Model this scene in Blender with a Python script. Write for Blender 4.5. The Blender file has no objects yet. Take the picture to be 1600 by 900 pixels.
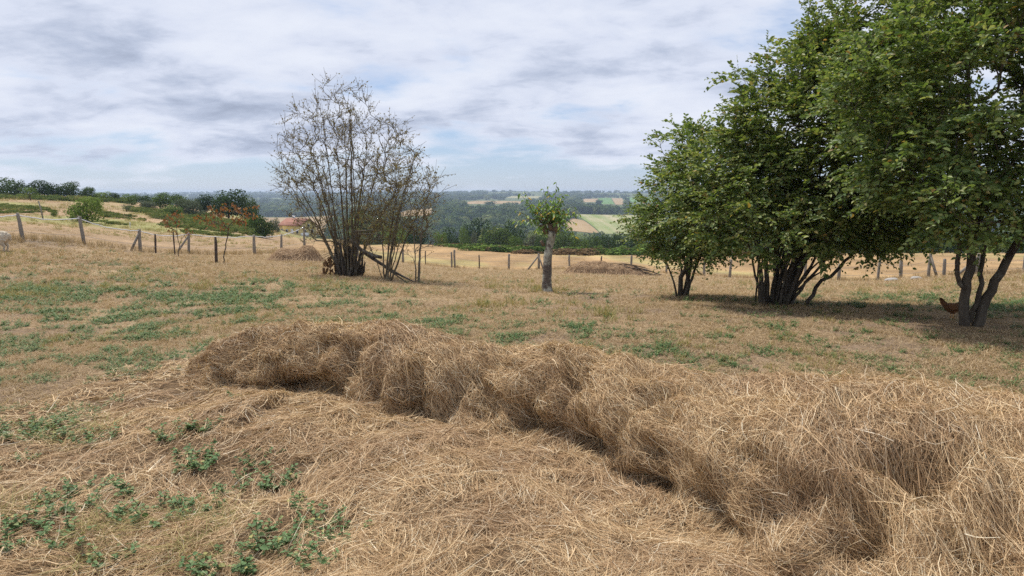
import bpy, math, random
import numpy as np
from mathutils import Vector, Matrix

R = math.radians
scene = bpy.context.scene
COL = scene.collection

# ------------------------------------------------------------------ camera
FPX = 1111.0                      # focal length in pixels of the 1600 px wide photograph
PITCH = math.atan2(150.0, FPX)    # eye level lies 150 px above the middle of the photograph
EYE = np.array([0.0, 0.0, 1.6])
cam_d = bpy.data.cameras.new('camera')
cam_d.lens = 36.0 * FPX / 1600.0
cam_d.sensor_width = 36.0
cam_d.clip_start = 0.05
cam_d.clip_end = 30000.0
cam = bpy.data.objects.new('camera', cam_d)
COL.objects.link(cam)
cam.location = EYE
cam.rotation_euler = (R(90) - PITCH, 0, 0)
scene.camera = cam

# ------------------------------------------------------------------ light and sky
SUN_EL, SUN_AZ = R(60), R(-46)    # azimuth clockwise from +Y: ahead and to the left
world = bpy.data.worlds.new('World')
scene.world = world
world.use_nodes = True
sun_d = bpy.data.lights.new('sun', 'SUN')
sun_d.energy = 4.2
sun_d.angle = R(4.0)
sun_d.color = (1.0, 0.95, 0.87)
sun = bpy.data.objects.new('sun', sun_d)
COL.objects.link(sun)
sdir = Vector((math.sin(SUN_AZ) * math.cos(SUN_EL), math.cos(SUN_AZ) * math.cos(SUN_EL), math.sin(SUN_EL)))
sun.rotation_euler = sdir.to_track_quat('Z', 'Y').to_euler()
sun.location = (0, 0, 30)

scene.view_settings.view_transform = 'Standard'
scene.view_settings.look = 'None'
scene.view_settings.exposure = 0.10
scene.view_settings.gamma = 1.0
scene.view_settings.use_curve_mapping = False
scene.render.engine = 'CYCLES'
scene.cycles.use_denoising = False
try:
    scene.cycles.denoiser = 'OPENIMAGEDENOISE'
    scene.cycles.denoising_input_passes = 'RGB_ALBEDO_NORMAL'
    scene.cycles.denoising_prefilter = 'ACCURATE'
except Exception:
    pass
scene.cycles.max_bounces = 6
scene.cycles.diffuse_bounces = 3
scene.cycles.glossy_bounces = 2
scene.cycles.transmission_bounces = 4
scene.cycles.transparent_max_bounces = 6
scene.cycles.volume_bounces = 0
scene.cycles.use_adaptive_sampling = True
scene.cycles.adaptive_threshold = 0.008


class NT:
    """small helper to write node trees"""
    def __init__(self, tree):
        self.t = tree
        tree.nodes.clear()

    def n(self, typ, _in=None, **kw):
        nd = self.t.nodes.new(typ)
        for k, v in kw.items():
            setattr(nd, k, v)
        if _in:
            for k, v in _in.items():
                s = nd.inputs[k]
                if isinstance(v, bpy.types.NodeSocket):
                    self.t.links.new(v, s)
                else:
                    s.default_value = v
        return nd

    def math(self, op, a, b=0.0, c=0.0, clamp=False):
        nd = self.n('ShaderNodeMath', {0: a, 1: b, 2: c}, operation=op, use_clamp=clamp)
        return nd.outputs[0]

    def mix(self, fac, a, b, blend='MIX'):
        nd = self.t.nodes.new('ShaderNodeMix')
        nd.data_type = 'RGBA'
        nd.blend_type = blend
        for i, v in ((0, fac), (6, a), (7, b)):
            s = nd.inputs[i]
            if isinstance(v, bpy.types.NodeSocket):
                self.t.links.new(v, s)
            elif i == 0:
                s.default_value = v
            else:
                s.default_value = tuple(v)[:3] + (1.0,)
        return nd.outputs[2]

    def ramp(self, fac, stops, interp='LINEAR'):
        nd = self.n('ShaderNodeValToRGB', {0: fac})
        cr = nd.color_ramp
        cr.interpolation = interp
        while len(cr.elements) < len(stops):
            cr.elements.new(0.5)
        for e, (p, c) in zip(cr.elements, stops):
            e.position = p
            e.color = tuple(c)[:3] + (1.0,) if hasattr(c, '__len__') else (c, c, c, 1.0)
        return nd.outputs[0]

    def noise(self, vec, scale, detail=4, rough=0.55, dist=0.0, out=0):
        nd = self.n('ShaderNodeTexNoise', {'Scale': scale, 'Detail': detail, 'Roughness': rough, 'Distortion': dist})
        if vec is not None:
            self.t.links.new(vec, nd.inputs['Vector'])
        return nd.outputs[out]

    def link(self, a, b):
        self.t.links.new(a, b)


def build_world():
    w = NT(world.node_tree)
    sky = w.n('ShaderNodeTexSky', sky_type='NISHITA', sun_disc=False, sun_elevation=SUN_EL, sun_rotation=SUN_AZ,
              altitude=150.0, air_density=1.0, dust_density=0.15, ozone_density=1.4)
    tc = w.n('ShaderNodeTexCoord')
    sep = w.n('ShaderNodeSeparateXYZ', {0: tc.outputs['Generated']})
    z = w.math('MAXIMUM', sep.outputs[2], 0.0)
    zz = w.math('ADD', z, 0.22)
    u = w.math('DIVIDE', sep.outputs[0], zz)
    v = w.math('DIVIDE', sep.outputs[1], zz)
    uv = w.n('ShaderNodeCombineXYZ', {0: u, 1: v, 2: 3.7}).outputs[0]
    mp = w.n('ShaderNodeMapping', {'Vector': uv, 'Location': (2.3, 0.9, 0.0), 'Rotation': (0, 0, R(16)), 'Scale': (1.25, 1.5, 1.0)}).outputs[0]
    big = w.noise(mp, 1.25, 5, 0.5, 0.15)
    fine = w.noise(mp, 3.6, 8, 0.6, 0.3)
    shade = w.noise(w.n('ShaderNodeMapping', {'Vector': mp, 'Location': (5.1, 8.3, 2.0)}).outputs[0], 1.45, 5, 0.50, 0.2)
    cov = w.math('ADD', w.math('MULTIPLY', big, 0.76), w.math('MULTIPLY', fine, 0.24))
    # the deck opens towards the horizon
    opening = w.n('ShaderNodeMapRange', {0: z, 1: 0.005, 2: 0.075, 3: -0.12, 4: 0.105}, interpolation_type='SMOOTHSTEP').outputs[0]
    cov = w.math('ADD', cov, opening)
    mask = w.n('ShaderNodeMapRange', {0: cov, 1: 0.42, 2: 0.60, 3: 0.0, 4: 1.0}, interpolation_type='SMOOTHSTEP').outputs[0]
    thick = w.n('ShaderNodeMapRange', {0: w.math('ADD', w.math('MULTIPLY', cov, 0.45), w.math('ADD', w.math('MULTIPLY', shade, 0.62), w.math('MULTIPLY', fine, 0.22))),
                                       1: 0.58, 2: 0.96, 3: 0.0, 4: 1.0}, interpolation_type='SMOOTHSTEP').outputs[0]
    cloud = w.ramp(thick, [(0.0, (0.76, 0.80, 0.90)), (0.35, (0.66, 0.71, 0.84)), (0.7, (0.47, 0.53, 0.67)), (1.0, (0.33, 0.38, 0.50))])
    cloud = w.mix(1.0, cloud, (10.0, 10.0, 10.0), 'MULTIPLY')
    blue = w.mix(1.0, sky.outputs[0], (0.92, 0.93, 1.02), 'MULTIPLY')
    blue = w.mix(0.55, blue, (3.5, 5.0, 7.8))
    col = w.mix(mask, blue, cloud)
    bg = w.n('ShaderNodeBackground', {'Color': col, 'Strength': 0.1})
    out = w.n('ShaderNodeOutputWorld')
    w.link(bg.outputs[0], out.inputs[0])


build_world()

# ------------------------------------------------------------------ numpy helpers
rng = np.random.default_rng(7)


def hash3(ix, iy, iz):
    h = (ix.astype(np.int64) * 374761393 + iy.astype(np.int64) * 668265263 + iz.astype(np.int64) * 2147483647) & 0xffffffff
    h = ((h ^ (h >> 13)) * 1274126177) & 0xffffffff
    h = (h ^ (h >> 16)) & 0xffffffff
    return h / 4294967295.0


def vnoise(x, y, z=0.0):
    x, y, z = np.broadcast_arrays(np.asarray(x, float), np.asarray(y, float), np.asarray(z, float))
    xi, yi, zi = np.floor(x), np.floor(y), np.floor(z)
    fx, fy, fz = x - xi, y - yi, z - zi
    fx, fy, fz = (f * f * (3 - 2 * f) for f in (fx, fy, fz))
    r = 0
    for dx in (0, 1):
        for dy in (0, 1):
            for dz in (0, 1):
                wgt = (fx if dx else 1 - fx) * (fy if dy else 1 - fy) * (fz if dz else 1 - fz)
                r = r + wgt * hash3(xi + dx, yi + dy, zi + dz)
    return r


def fbm(x, y, z=0.0, octaves=4):
    s, a, t = 0, 0.5, 0
    for o in range(octaves):
        s = s + a * vnoise(np.asarray(x) * 2 ** o + 17.3 * o, np.asarray(y) * 2 ** o + 5.1 * o, np.asarray(z) * 2 ** o)
        t += a
        a *= 0.5
    return s / t


def sstep(a, b, x):
    t = np.clip((x - a) / (b - a), 0, 1)
    return t * t * (3 - 2 * t)


def nrm(v):
    return v / np.maximum(np.linalg.norm(v, axis=-1, keepdims=True), 1e-9)


CP, SP = math.cos(PITCH), math.sin(PITCH)


def ray(px, py):
    a = (np.asarray(px, float) - 800.0) / FPX
    b = (450.0 - np.asarray(py, float)) / FPX
    return np.stack([a, CP + b * SP, -SP + b * CP], -1)


def at_depth(px, py, Y):
    d = ray(px, py)
    return EYE + d * (np.asarray(Y, float) / d[..., 1])[..., None]


def at_z(px, py, z):
    d = ray(px, py)
    return EYE + d * ((np.asarray(z, float) - EYE[2]) / d[..., 2])[..., None]


def new_mesh(name, V, F, smooth=False):
    """V (n,3); F = one (m,k) array or a list of such arrays"""
    V = np.asarray(V, np.float32).reshape(-1, 3)
    Fs = F if isinstance(F, list) else [F]
    Fs = [np.asarray(f, np.int32) for f in Fs if len(f)]
    me = bpy.data.meshes.new(name)
    me.vertices.add(len(V))
    me.vertices.foreach_set('co', V.ravel())
    nl = sum(f.size for f in Fs)
    npoly = sum(len(f) for f in Fs)
    me.loops.add(nl)
    me.loops.foreach_set('vertex_index', np.concatenate([f.ravel() for f in Fs]))
    me.polygons.add(npoly)
    tot = np.concatenate([np.full(len(f), f.shape[1], np.int32) for f in Fs])
    me.polygons.foreach_set('loop_start', np.concatenate([[0], np.cumsum(tot)[:-1]]).astype(np.int32))
    me.polygons.foreach_set('loop_total', tot)
    if smooth:
        me.polygons.foreach_set('use_smooth', np.ones(npoly, bool))
    me.update(calc_edges=True)
    return me


def link(name, me, mat=None, parent=None, label=None, cat=None, group=None, kind=None, loc=None):
    o = bpy.data.objects.new(name, me)
    COL.objects.link(o)
    if me is not None and mat is not None and not me.materials:
        me.materials.append(mat)
    if parent is not None:
        o.parent = parent
    if loc is not None:
        o.location = loc
    for k, v in (('label', label), ('category', cat), ('group', group), ('kind', kind)):
        if v:
            o[k] = v
    return o


def thing(name, label, cat, loc=(0, 0, 0), group=None):
    o = link(name, None, None, None, label, cat, group)
    o.location = [float(c) for c in loc]
    o.empty_display_size = 0.2
    return o


# ------------------------------------------------------------------ terrain
CTRL = []   # (px, py, Y)
for a in [
    # paddock
    (855, 457, 14), (545, 434, 17), (1205, 477, 11), (1515, 512, 8.5), (1065, 465, 12.3), (350, 413, 22), (200, 440, 15.5),
    (0, 393, 22), (0, 440, 15), (1350, 455, 16), (1590, 455, 15),
    # fence line
    (-150, 372, 23), (36, 375, 24.5), (132, 382, 26), (219, 394, 28), (295, 397, 30), (398, 398, 33), (476, 392, 37), (560, 404, 39), (630, 411, 40),
    (708, 419, 40), (795, 422, 40), (890, 421, 41), (986, 424, 40), (1140, 434, 34), (1257, 437, 30), (1371, 440, 27.5), (1450, 434, 25), (1600, 428, 23), (1750, 425, 22),
    # left hill
    (-200, 345, 42), (-200, 306, 110), (0, 345, 45), (0, 326, 72), (0, 308, 115), (100, 352, 48), (100, 326, 80), (100, 309, 120), (200, 365, 48), (200, 338, 85), (200, 317, 130),
    (300, 372, 52), (300, 345, 92), (300, 325, 140), (390, 376, 60), (390, 352, 110), (400, 340, 170),
    # stubble field and its far edge
    (460, 380, 75), (440, 372, 130), (440, 368, 170), (463, 373, 130), (463, 369, 170), (465, 366, 210), (500, 376, 120), (500, 373, 170), (560, 392, 70), (560, 387, 100), (560, 383, 130), (560, 381, 170), (640, 398, 70), (640, 386, 130), (740, 406, 65), (740, 391, 115), (850, 409, 65), (850, 395, 110),
    (980, 411, 62), (980, 396, 110), (1150, 412, 60), (1150, 397, 105), (1400, 410, 52), (1400, 398, 100), (1600, 412, 45), (1600, 398, 95), (1800, 412, 44),
]:
    CTRL.append(at_depth(*a))
FARC = []
for px, near in ((-200, 0), (100, 0), (330, 1), (470, 1), (620, 2), (800, 2), (950, 2), (1100, 2), (1350, 2), (1650, 2), (1850, 2)):
    if near == 0:
        pts = [(300, -6), (500, -22), (900, -30), (1600, -30), (3000, -14), (4800, -14)]
    elif near == 1:
        pts = [(300, -22), (480, -38), (700, -42), (1000, -36), (1700, -28), (3000, -15), (4800, -12)]
    else:
        pts = [(170, -17), (280, -34), (430, -46), (540, -45), (700, -33.5), (900, -27.5), (1300, -23), (1900, -18), (2800, -9), (4800, -12)]
    for Y, zz in pts:
        FARC.append(((px - 800) / FPX * Y, Y, zz))
NEARC = [(x, y, 0.0) for y in (1.0, 3.0, 5.5, 8.0) for x in (-1.0 * y, -0.4 * y, 0.4 * y, 1.0 * y)]
C = np.array([list(c) for c in CTRL] + [list(c) for c in FARC] + NEARC, float)


def feat(x, y):
    r = np.hypot(x, y)
    az = np.clip(np.arctan2(x, y), -0.82, 0.82)
    return np.stack([az * 3.2, np.log(np.maximum(r, 0.8))], -1)


def tps_k(r2):
    return 0.5 * r2 * np.log(np.maximum(r2, 1e-12))


FC = feat(C[:, 0], C[:, 1])
K = tps_k(((FC[:, None] - FC[None]) ** 2).sum(-1)) + np.eye(len(FC)) * 1e-3
Pm = np.concatenate([np.ones((len(FC), 1)), FC], 1)
A = np.block([[K, Pm], [Pm.T, np.zeros((3, 3))]])
SOL = np.linalg.solve(A, np.concatenate([C[:, 2], np.zeros(3)]))


KNOLLS = [((px - 800) / FPX * Y, Y, h, w) for px, Y, h, w in ((815, 2700, 13, 110), (700, 3100, 8, 150), (600, 2900, 5, 170), (940, 3000, 7, 160), (1010, 2500, 8, 140), (470, 3600, 9, 260), (1200, 2800, 12, 220), (350, 4000, 8, 200), (760, 1500, 4, 90))]


def tz(x, y):
    x, y = np.asarray(x, float), np.asarray(y, float)
    shp = np.broadcast(x, y).shape
    x, y = np.broadcast_to(x, shp).ravel(), np.broadcast_to(y, shp).ravel()
    out = np.empty(len(x))
    for s in range(0, len(x), 20000):
        f = feat(x[s:s + 20000], y[s:s + 20000])
        k = tps_k(((f[:, None] - FC[None]) ** 2).sum(-1))
        out[s:s + 20000] = k @ SOL[:len(FC)] + SOL[len(FC)] + f @ SOL[len(FC) + 1:]
    r = np.hypot(x, y)
    az = np.abs(np.arctan2(x, y))
    back = sstep(0.95, 2.2, az)
    out = out * (1 - back) + back * (-0.012 * np.minimum(r, 2500))
    near = sstep(9.0, 4.0, r)
    out = out * (1 - near)
    out = out + (fbm(x * 0.9, y * 0.9, 0, 3) - 0.5) * 0.05 * sstep(5, 12, r)
    for hx, hy, hh, hw in KNOLLS:
        out = out + hh * np.exp(-((x - hx) / (hw * 1.8)) ** 2 - ((y - hy) / hw) ** 2)
    return out.reshape(shp)


def hit(px, py, y0=1.5, y1=4500.0):
    """where the ground stands under that point of the photograph"""
    d = ray(px, py)
    Ys = np.geomspace(y0, y1, 320)
    P = EYE + d[None] * (Ys / d[1])[:, None]
    g = tz(P[:, 0], P[:, 1])
    below = np.nonzero(P[:, 2] <= g)[0]
    if len(below) == 0:
        return P[-1]
    i = max(below[0], 1)
    a, b = Ys[i - 1], Ys[i]
    for _ in range(18):
        m = 0.5 * (a + b)
        p = EYE + d * (m / d[1])
        if p[2] <= tz(p[0], p[1]):
            b = m
        else:
            a = m
    p = EYE + d * (b / d[1])
    p[2] = tz(p[0], p[1])
    return p


def hits(px, py, y0=1.5, y1=4500.0):
    px, py = np.asarray(px, float), np.asarray(py, float)
    d = ray(px, py)
    Ys = np.geomspace(y0, y1, 260)
    P = EYE + d[:, None] * (Ys[None] / d[:, 1:2])[..., None]
    below = P[..., 2] <= tz(P[..., 0], P[..., 1])
    i = np.where(below.any(1), np.argmax(below, 1), len(Ys) - 1)
    i = np.maximum(i, 1)
    a, b = Ys[i - 1], Ys[i]
    for _ in range(12):
        m = 0.5 * (a + b)
        p = EYE + d * (m / d[:, 1])[:, None]
        u = p[:, 2] <= tz(p[:, 0], p[:, 1])
        a, b = np.where(u, a, m), np.where(u, m, b)
    p = EYE + d * (b / d[:, 1])[:, None]
    p[:, 2] = tz(p[:, 0], p[:, 1])
    return p


def poly_mask(x, y, poly):
    poly = np.asarray(poly, float)
    inside = np.zeros(np.shape(x), bool)
    j = len(poly) - 1
    for i in range(len(poly)):
        xi, yi = poly[i][:2]
        xj, yj = poly[j][:2]
        c = ((yi > y) != (yj > y)) & (x < (xj - xi) * (y - yi) / (yj - yi + 1e-12) + xi)
        inside ^= c
        j = i
    return inside


# fence posts: (px, top, base, depth, lean)
FENCE_L = [(-60, 331, 371, 23.6), (36, 333, 375, 24.5), (132, 338, 382, 26), (219, 358, 394, 28), (243, 365, 395, 28.6), (295, 363, 397, 30), (398, 367, 398, 33), (440, 366, 394, 35), (476, 352, 392, 37)]
FENCE_C = [(560, 382, 404, 39), (630, 388, 411, 40), (665, 391, 414, 40), (706, 393, 418, 40), (710.5, 390, 419, 40), (749, 398, 421, 40), (795, 396, 422, 40), (842, 400, 426, 39.5), (890, 398, 421, 41), (938, 402, 424, 40.5), (986, 399, 424, 40),
           (1041, 409, 428, 38), (1100, 408, 431, 36), (1140, 405, 434, 34)]
FENCE_R = [(1196, 410, 436, 32), (1257, 407, 437, 30), (1310, 411, 438, 28.6), (1371, 401, 440, 27.5), (1407, 408, 439, 26.4), (1450, 395, 434, 25), (1475, 402, 431, 24.6), (1524, 396, 431, 24), (1600, 398, 428, 23), (1690, 396, 426, 22.5)]
FPTS = np.array([at_depth(a[0], a[2], a[3])[:2] for a in FENCE_L + FENCE_C + FENCE_R])


def beyond_fence(x, y):
    """signed metres past the fence line, in depth"""
    az = np.arctan2(x, y)
    faz = np.arctan2(FPTS[:, 0], FPTS[:, 1])
    fr = np.hypot(FPTS[:, 0], FPTS[:, 1])
    o = np.argsort(faz)
    return np.hypot(x, y) - np.interp(az, faz[o], fr[o])


# green weed patches in the paddock: (px, py, half width px, half height px, strength)
PATCH = [(60, 545, 130, 55, 1.0), (130, 500, 110, 28, .9), (215, 470, 120, 22, .8), (330, 462, 130, 20, .75), (470, 490, 120, 16, .7), (640, 497, 90, 14, .55), (720, 515, 60, 14, .9),
         (160, 425, 90, 12, .45), (60, 455, 60, 16, .5), (20, 600, 60, 45, .9), (860, 525, 90, 14, .8), (960, 545, 110, 18, .9), (1090, 555, 110, 20, .9), (1150, 575, 80, 14, 1.0), (1310, 578, 80, 12, .8),
         (1180, 530, 140, 14, .45), (1420, 560, 140, 20, .3), (1560, 592, 60, 20, .5), (1580, 482, 50, 8, .8), (1380, 470, 80, 8, .4), (40, 680, 60, 20, .8), (230, 560, 60, 16, .5)]
PG = []
for px, py, hw, hh, s in PATCH:
    c = hit(px, py)
    e = hit(px + hw, py)
    t = hit(px, py - hh)
    b = hit(px, py + hh)
    PG.append((c[0], c[1], abs(e[0] - c[0]), 0.5 * abs(t[1] - b[1]), s))


def weed_density(x, y):
    d = np.zeros(np.shape(x))
    for cx, cy, sx, sy, s in PG:
        sk = (x - cx - (y - cy) * cx / cy)
        d = np.maximum(d, s * np.exp(-((sk / sx) ** 2 + ((y - cy) / sy) ** 2) * 0.5))
    n = fbm(x * 2.6 + 40, y * 2.6, 3.0, 4)
    return np.clip(d * 1.6 * sstep(0.40, 0.62, n), 0, 1)


def build_ground():
    az_f = np.linspace(-R(52), R(52), 340)
    az_b = np.linspace(R(52), R(308), 120)[1:-1]
    az = np.concatenate([az_f, az_b])
    rr = np.geomspace(0.35, 4800, 330)
    AZ, RR = np.meshgrid(az, rr)
    X, Y = RR * np.sin(AZ), RR * np.cos(AZ)
    Z = tz(X, Y)
    na, nr = len(az), len(rr)
    V = np.concatenate([[[0, 0, 0]], np.stack([X, Y, Z], -1).reshape(-1, 3)])
    i = np.arange(na)
    j = (i + 1) % na
    Q = []
    for k in range(nr - 1):
        Q.append(np.stack([1 + k * na + i, 1 + (k + 1) * na + i, 1 + (k + 1) * na + j, 1 + k * na + j], -1)[:, ::-1])
    T = np.stack([np.zeros(na, int), 1 + j, 1 + i], -1)[:, ::-1]
    me = new_mesh('ground', V, [np.concatenate(Q), T], True)
    x, y = V[:, 0], V[:, 1]
    bf = beyond_fence(x, y)
    r = np.hypot(x, y)
    thatch = np.array([0.32, 0.222, 0.132])
    pale = np.array([0.42, 0.305, 0.185])
    soil = np.array([0.23, 0.165, 0.12])
    stub = np.array([0.36, 0.235, 0.118])
    hill = np.array([0.36, 0.25, 0.15])
    wood = np.array([0.10, 0.12, 0.045])
    n1 = fbm(x * 0.22 + 3, y * 0.22, 1, 4)[:, None]
    n2 = fbm(x * 0.7 + 9, y * 0.7, 5, 4)[:, None]
    c = thatch + (pale - thatch) * np.clip(sstep(0.42, 0.66, n1) * 0.7 + sstep(10, 18, r)[:, None] * 0.35, 0, 1)
    c = c + (soil - c) * sstep(0.48, 0.66, n2) * 0.75
    w = weed_density(x, y)[:, None] * sstep(40, 20, r)[:, None]
    c = c + (np.array([0.20, 0.20, 0.10]) - c) * w * 0.25
    out = sstep(-0.5, 1.5, bf)[:, None]
    left = sstep(-0.24, -0.33, np.arctan2(x, y))[:, None]
    oc = stub + (hill - stub) * left
    n3 = fbm(x * 0.06, y * 0.06 + 8, 2, 4)[:, None]
    oc = oc * (0.62 + 0.5 * n1 + 0.28 * n2)
    oc = oc + (np.array([0.27, 0.29, 0.10]) - oc) * left * sstep(0.48, 0.62, n3) * 0.75
    # a few greener strips along the tractor lines of the stubble
    oc = oc + (np.array([0.33, 0.30, 0.12]) - oc) * (1 - left) * sstep(0.56, 0.7, fbm(x * 0.16, y * 0.035 + 3, 4, 3))[:, None] * 0.55
    row = np.sin(2 * np.pi * (x * 0.97 - y * 0.12 + 3 * n3[:, 0]) / 4.6)[:, None]
    oc = oc * (1 + 0.13 * row * (1 - left)) + np.array([0.05, 0.04, 0.02]) * sstep(0.75, 0.98, np.sin(2 * np.pi * (x * 0.8 + y * 0.16) / 15.0))[:, None] * (1 - left)
    c = c + (oc - c) * out
    # trodden earth along the foot of the left fence and on the bank at the right
    az = np.arctan2(x, y)
    foot = (np.exp(-((bf + 0.6) / 0.55) ** 2) * (sstep(-0.40, -0.46, az) + 0.9 * sstep(0.52, 0.57, az)))[:, None]
    c = c + (np.array([0.17, 0.145, 0.125]) - c) * np.clip(foot, 0, 1) * 0.85
    far = sstep(135, 190, r)[:, None] * (1 - left * sstep(420, 200, r)[:, None])
    c = c + (wood * (0.8 + 0.5 * n3) - c) * far
    at = me.attributes.new('tint', 'FLOAT_COLOR', 'POINT')
    at.data.foreach_set('color', np.concatenate([np.clip(c, 0, 1), np.ones((len(c), 1))], 1).astype(np.float32).ravel())
    return link('ground', me, mat_ground(), kind='structure')


# ------------------------------------------------------------------ materials
def new_mat(name):
    m = bpy.data.materials.new(name)
    m.use_nodes = True
    return m, NT(m.node_tree)


def finish(nt, shader, disp=None):
    out = nt.n('ShaderNodeOutputMaterial')
    nt.link(shader, out.inputs[0])


def mat_ground():
    m, w = new_mat('dry_ground')
    tc = w.n('ShaderNodeNewGeometry')
    pos = tc.outputs['Position']
    tint = w.n('ShaderNodeAttribute', attribute_name='tint').outputs['Color']
    n1 = w.noise(pos, 3.2, 6, 0.62)
    n2 = w.noise(pos, 22.0, 5, 0.7)
    st = w.n('ShaderNodeMapping', {'Vector': pos, 'Scale': (60, 9, 60), 'Rotation': (0, 0, 0.5)}).outputs[0]
    n3 = w.noise(st, 1.0, 4, 0.65, 1.2)
    k = w.math('ADD', w.math('MULTIPLY', n1, 0.7), w.math('ADD', w.math('MULTIPLY', n2, 0.75), w.math('MULTIPLY', n3, 0.7)))
    g = w.ramp(w.math('MULTIPLY', k, 0.5), [(0.34, (0.36, 0.34, 0.32)), (0.5, (0.85, 0.85, 0.85)), (0.68, (1.5, 1.48, 1.42))])
    col = w.mix(1.0, tint, g, 'MULTIPLY')
    bump = w.n('ShaderNodeBump', {'Height': k, 'Strength': 0.9, 'Distance': 0.04})
    b = w.n('ShaderNodeBsdfPrincipled', {'Base Color': col, 'Roughness': 0.95, 'Specular IOR Level': 0.1, 'Normal': bump.outputs[0]})
    finish(w, b.outputs[0])
    return m


def mat_island(name, stops, rough=0.8, trans=0.0, spec=0.2, noise_scale=0.0, noise_amt=0.0, tint_scale=0.0, tint=None):
    """colour drawn per loose piece (leaf, straw, blade)"""
    m, w = new_mat(name)
    geo = w.n('ShaderNodeNewGeometry')
    col = w.ramp(geo.outputs['Random Per Island'], stops)
    if tint is not None:
        nn = w.noise(geo.outputs['Position'], tint_scale, 3, 0.5)
        f = w.n('ShaderNodeMapRange', {0: nn, 1: 0.42, 2: 0.62, 3: 0.0, 4: 1.0}).outputs[0]
        col = w.mix(f, col, w.mix(1.0, col, tint, 'MULTIPLY'))
    b = w.n('ShaderNodeBsdfPrincipled', {'Base Color': col, 'Roughness': rough, 'Specular IOR Level': spec})
    sh = b.outputs[0]
    if trans > 0:
        t = w.n('ShaderNodeBsdfTranslucent', {'Color': w.mix(1.0, col, (1.25, 1.3, 0.7), 'MULTIPLY')})
        sh = w.n('ShaderNodeMixShader', {0: trans, 1: sh, 2: t.outputs[0]}).outputs[0]
    finish(w, sh)
    return m


def mat_far_leaves(name, stops, rough=0.8):
    m, w = new_mat(name)
    geo = w.n('ShaderNodeNewGeometry')
    oi = w.n('ShaderNodeObjectInfo')
    col = w.ramp(oi.outputs['Random'], stops)
    v = w.ramp(geo.outputs['Random Per Island'], [(0.0, 0.62), (1.0, 1.4)])
    col = w.mix(1.0, col, v, 'MULTIPLY')
    b = w.n('ShaderNodeBsdfDiffuse', {'Color': col})
    t = w.n('ShaderNodeBsdfTranslucent', {'Color': col})
    finish(w, w.n('ShaderNodeMixShader', {0: 0.22, 1: b.outputs[0], 2: t.outputs[0]}).outputs[0])
    return m


def mat_noisy(name, a, b, scale=8.0, stretch=(1, 1, 1), rough=0.9, bump=0.3, bdist=0.01, c=None, cscale=3.0, cthr=(0.5, 0.6), coords='Object'):
    m, w = new_mat(name)
    tc = w.n('ShaderNodeTexCoord')
    mp = w.n('ShaderNodeMapping', {'Vector': tc.outputs[coords], 'Scale': stretch}).outputs[0]
    n = w.noise(mp, scale, 6, 0.65)
    col = w.mix(w.n('ShaderNodeMapRange', {0: n, 1: 0.3, 2: 0.7, 3: 0.0, 4: 1.0}).outputs[0], a, b)
    if c is not None:
        n2 = w.noise(tc.outputs[coords], cscale, 5, 0.7)
        col = w.mix(w.n('ShaderNodeMapRange', {0: n2, 1: cthr[0], 2: cthr[1], 3: 0.0, 4: 1.0}).outputs[0], col, c)
    bp = w.n('ShaderNodeBump', {'Height': n, 'Strength': bump, 'Distance': bdist})
    bs = w.n('ShaderNodeBsdfPrincipled', {'Base Color': col, 'Roughness': rough, 'Specular IOR Level': 0.15, 'Normal': bp.outputs[0]})
    finish(w, bs.outputs[0])
    return m


M = {}
M['straw'] = mat_island('hay_straw', [(0.0, (0.17, 0.102, 0.053)), (0.26, (0.375, 0.238, 0.126)), (0.58, (0.60, 0.415, 0.232)), (0.84, (0.75, 0.56, 0.335)), (0.95, (0.85, 0.70, 0.47)), (1.0, (0.90, 0.81, 0.62))],
                        0.75, 0.12, 0.15, tint_scale=1.6, tint=(0.82, 0.79, 0.80))
M['core'] = mat_noisy('hay_core', (0.075, 0.048, 0.028), (0.24, 0.16, 0.09), 30, (1, 1, 1), 0.95, 0.8, 0.03)  # darker than the straw: shade of gaps and hollows put into the colour
M['dry_blade'] = mat_island('dry_grass_blade', [(0.0, (0.24, 0.16, 0.09)), (0.4, (0.37, 0.26, 0.15)), (0.8, (0.48, 0.35, 0.205)), (1.0, (0.58, 0.46, 0.29))], 0.8, 0.15, 0.1)
M['green_blade'] = mat_island('green_grass_blade', [(0.0, (0.16, 0.16, 0.05)), (0.4, (0.26, 0.24, 0.085)), (0.75, (0.40, 0.33, 0.14)), (1.0, (0.52, 0.40, 0.2))], 0.7, 0.2, 0.15)
M['weed'] = mat_island('weed_leaf', [(0.0, (0.055, 0.105, 0.035)), (0.5, (0.105, 0.185, 0.062)), (0.8, (0.15, 0.235, 0.095)), (0.94, (0.22, 0.27, 0.10)), (1.0, (0.38, 0.33, 0.11))], 0.6, 0.2, 0.25)
M['weed_stem'] = mat_noisy('weed_stem', (0.10, 0.13, 0.05), (0.16, 0.15, 0.07), 20)
M['leaf'] = mat_island('bush_leaf', [(0.0, (0.07, 0.12, 0.03)), (0.45, (0.15, 0.21, 0.052)), (0.8, (0.26, 0.30, 0.09)), (0.97, (0.36, 0.36, 0.13)), (1.0, (0.36, 0.24, 0.06))], 0.5, 0.36, 0.35)
M['leaf_old'] = mat_island('bush_leaf_fading', [(0.0, (0.075, 0.13, 0.034)), (0.45, (0.155, 0.22, 0.060)), (0.8, (0.25, 0.31, 0.095)), (0.96, (0.34, 0.36, 0.14)), (1.0, (0.38, 0.22, 0.07))], 0.5, 0.36, 0.35)
M['leaf_dry'] = mat_island('drying_leaf', [(0.0, (0.13, 0.105, 0.045)), (0.5, (0.24, 0.19, 0.075)), (0.85, (0.33, 0.255, 0.105)), (1.0, (0.20, 0.21, 0.075))], 0.6, 0.25, 0.2)
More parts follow.
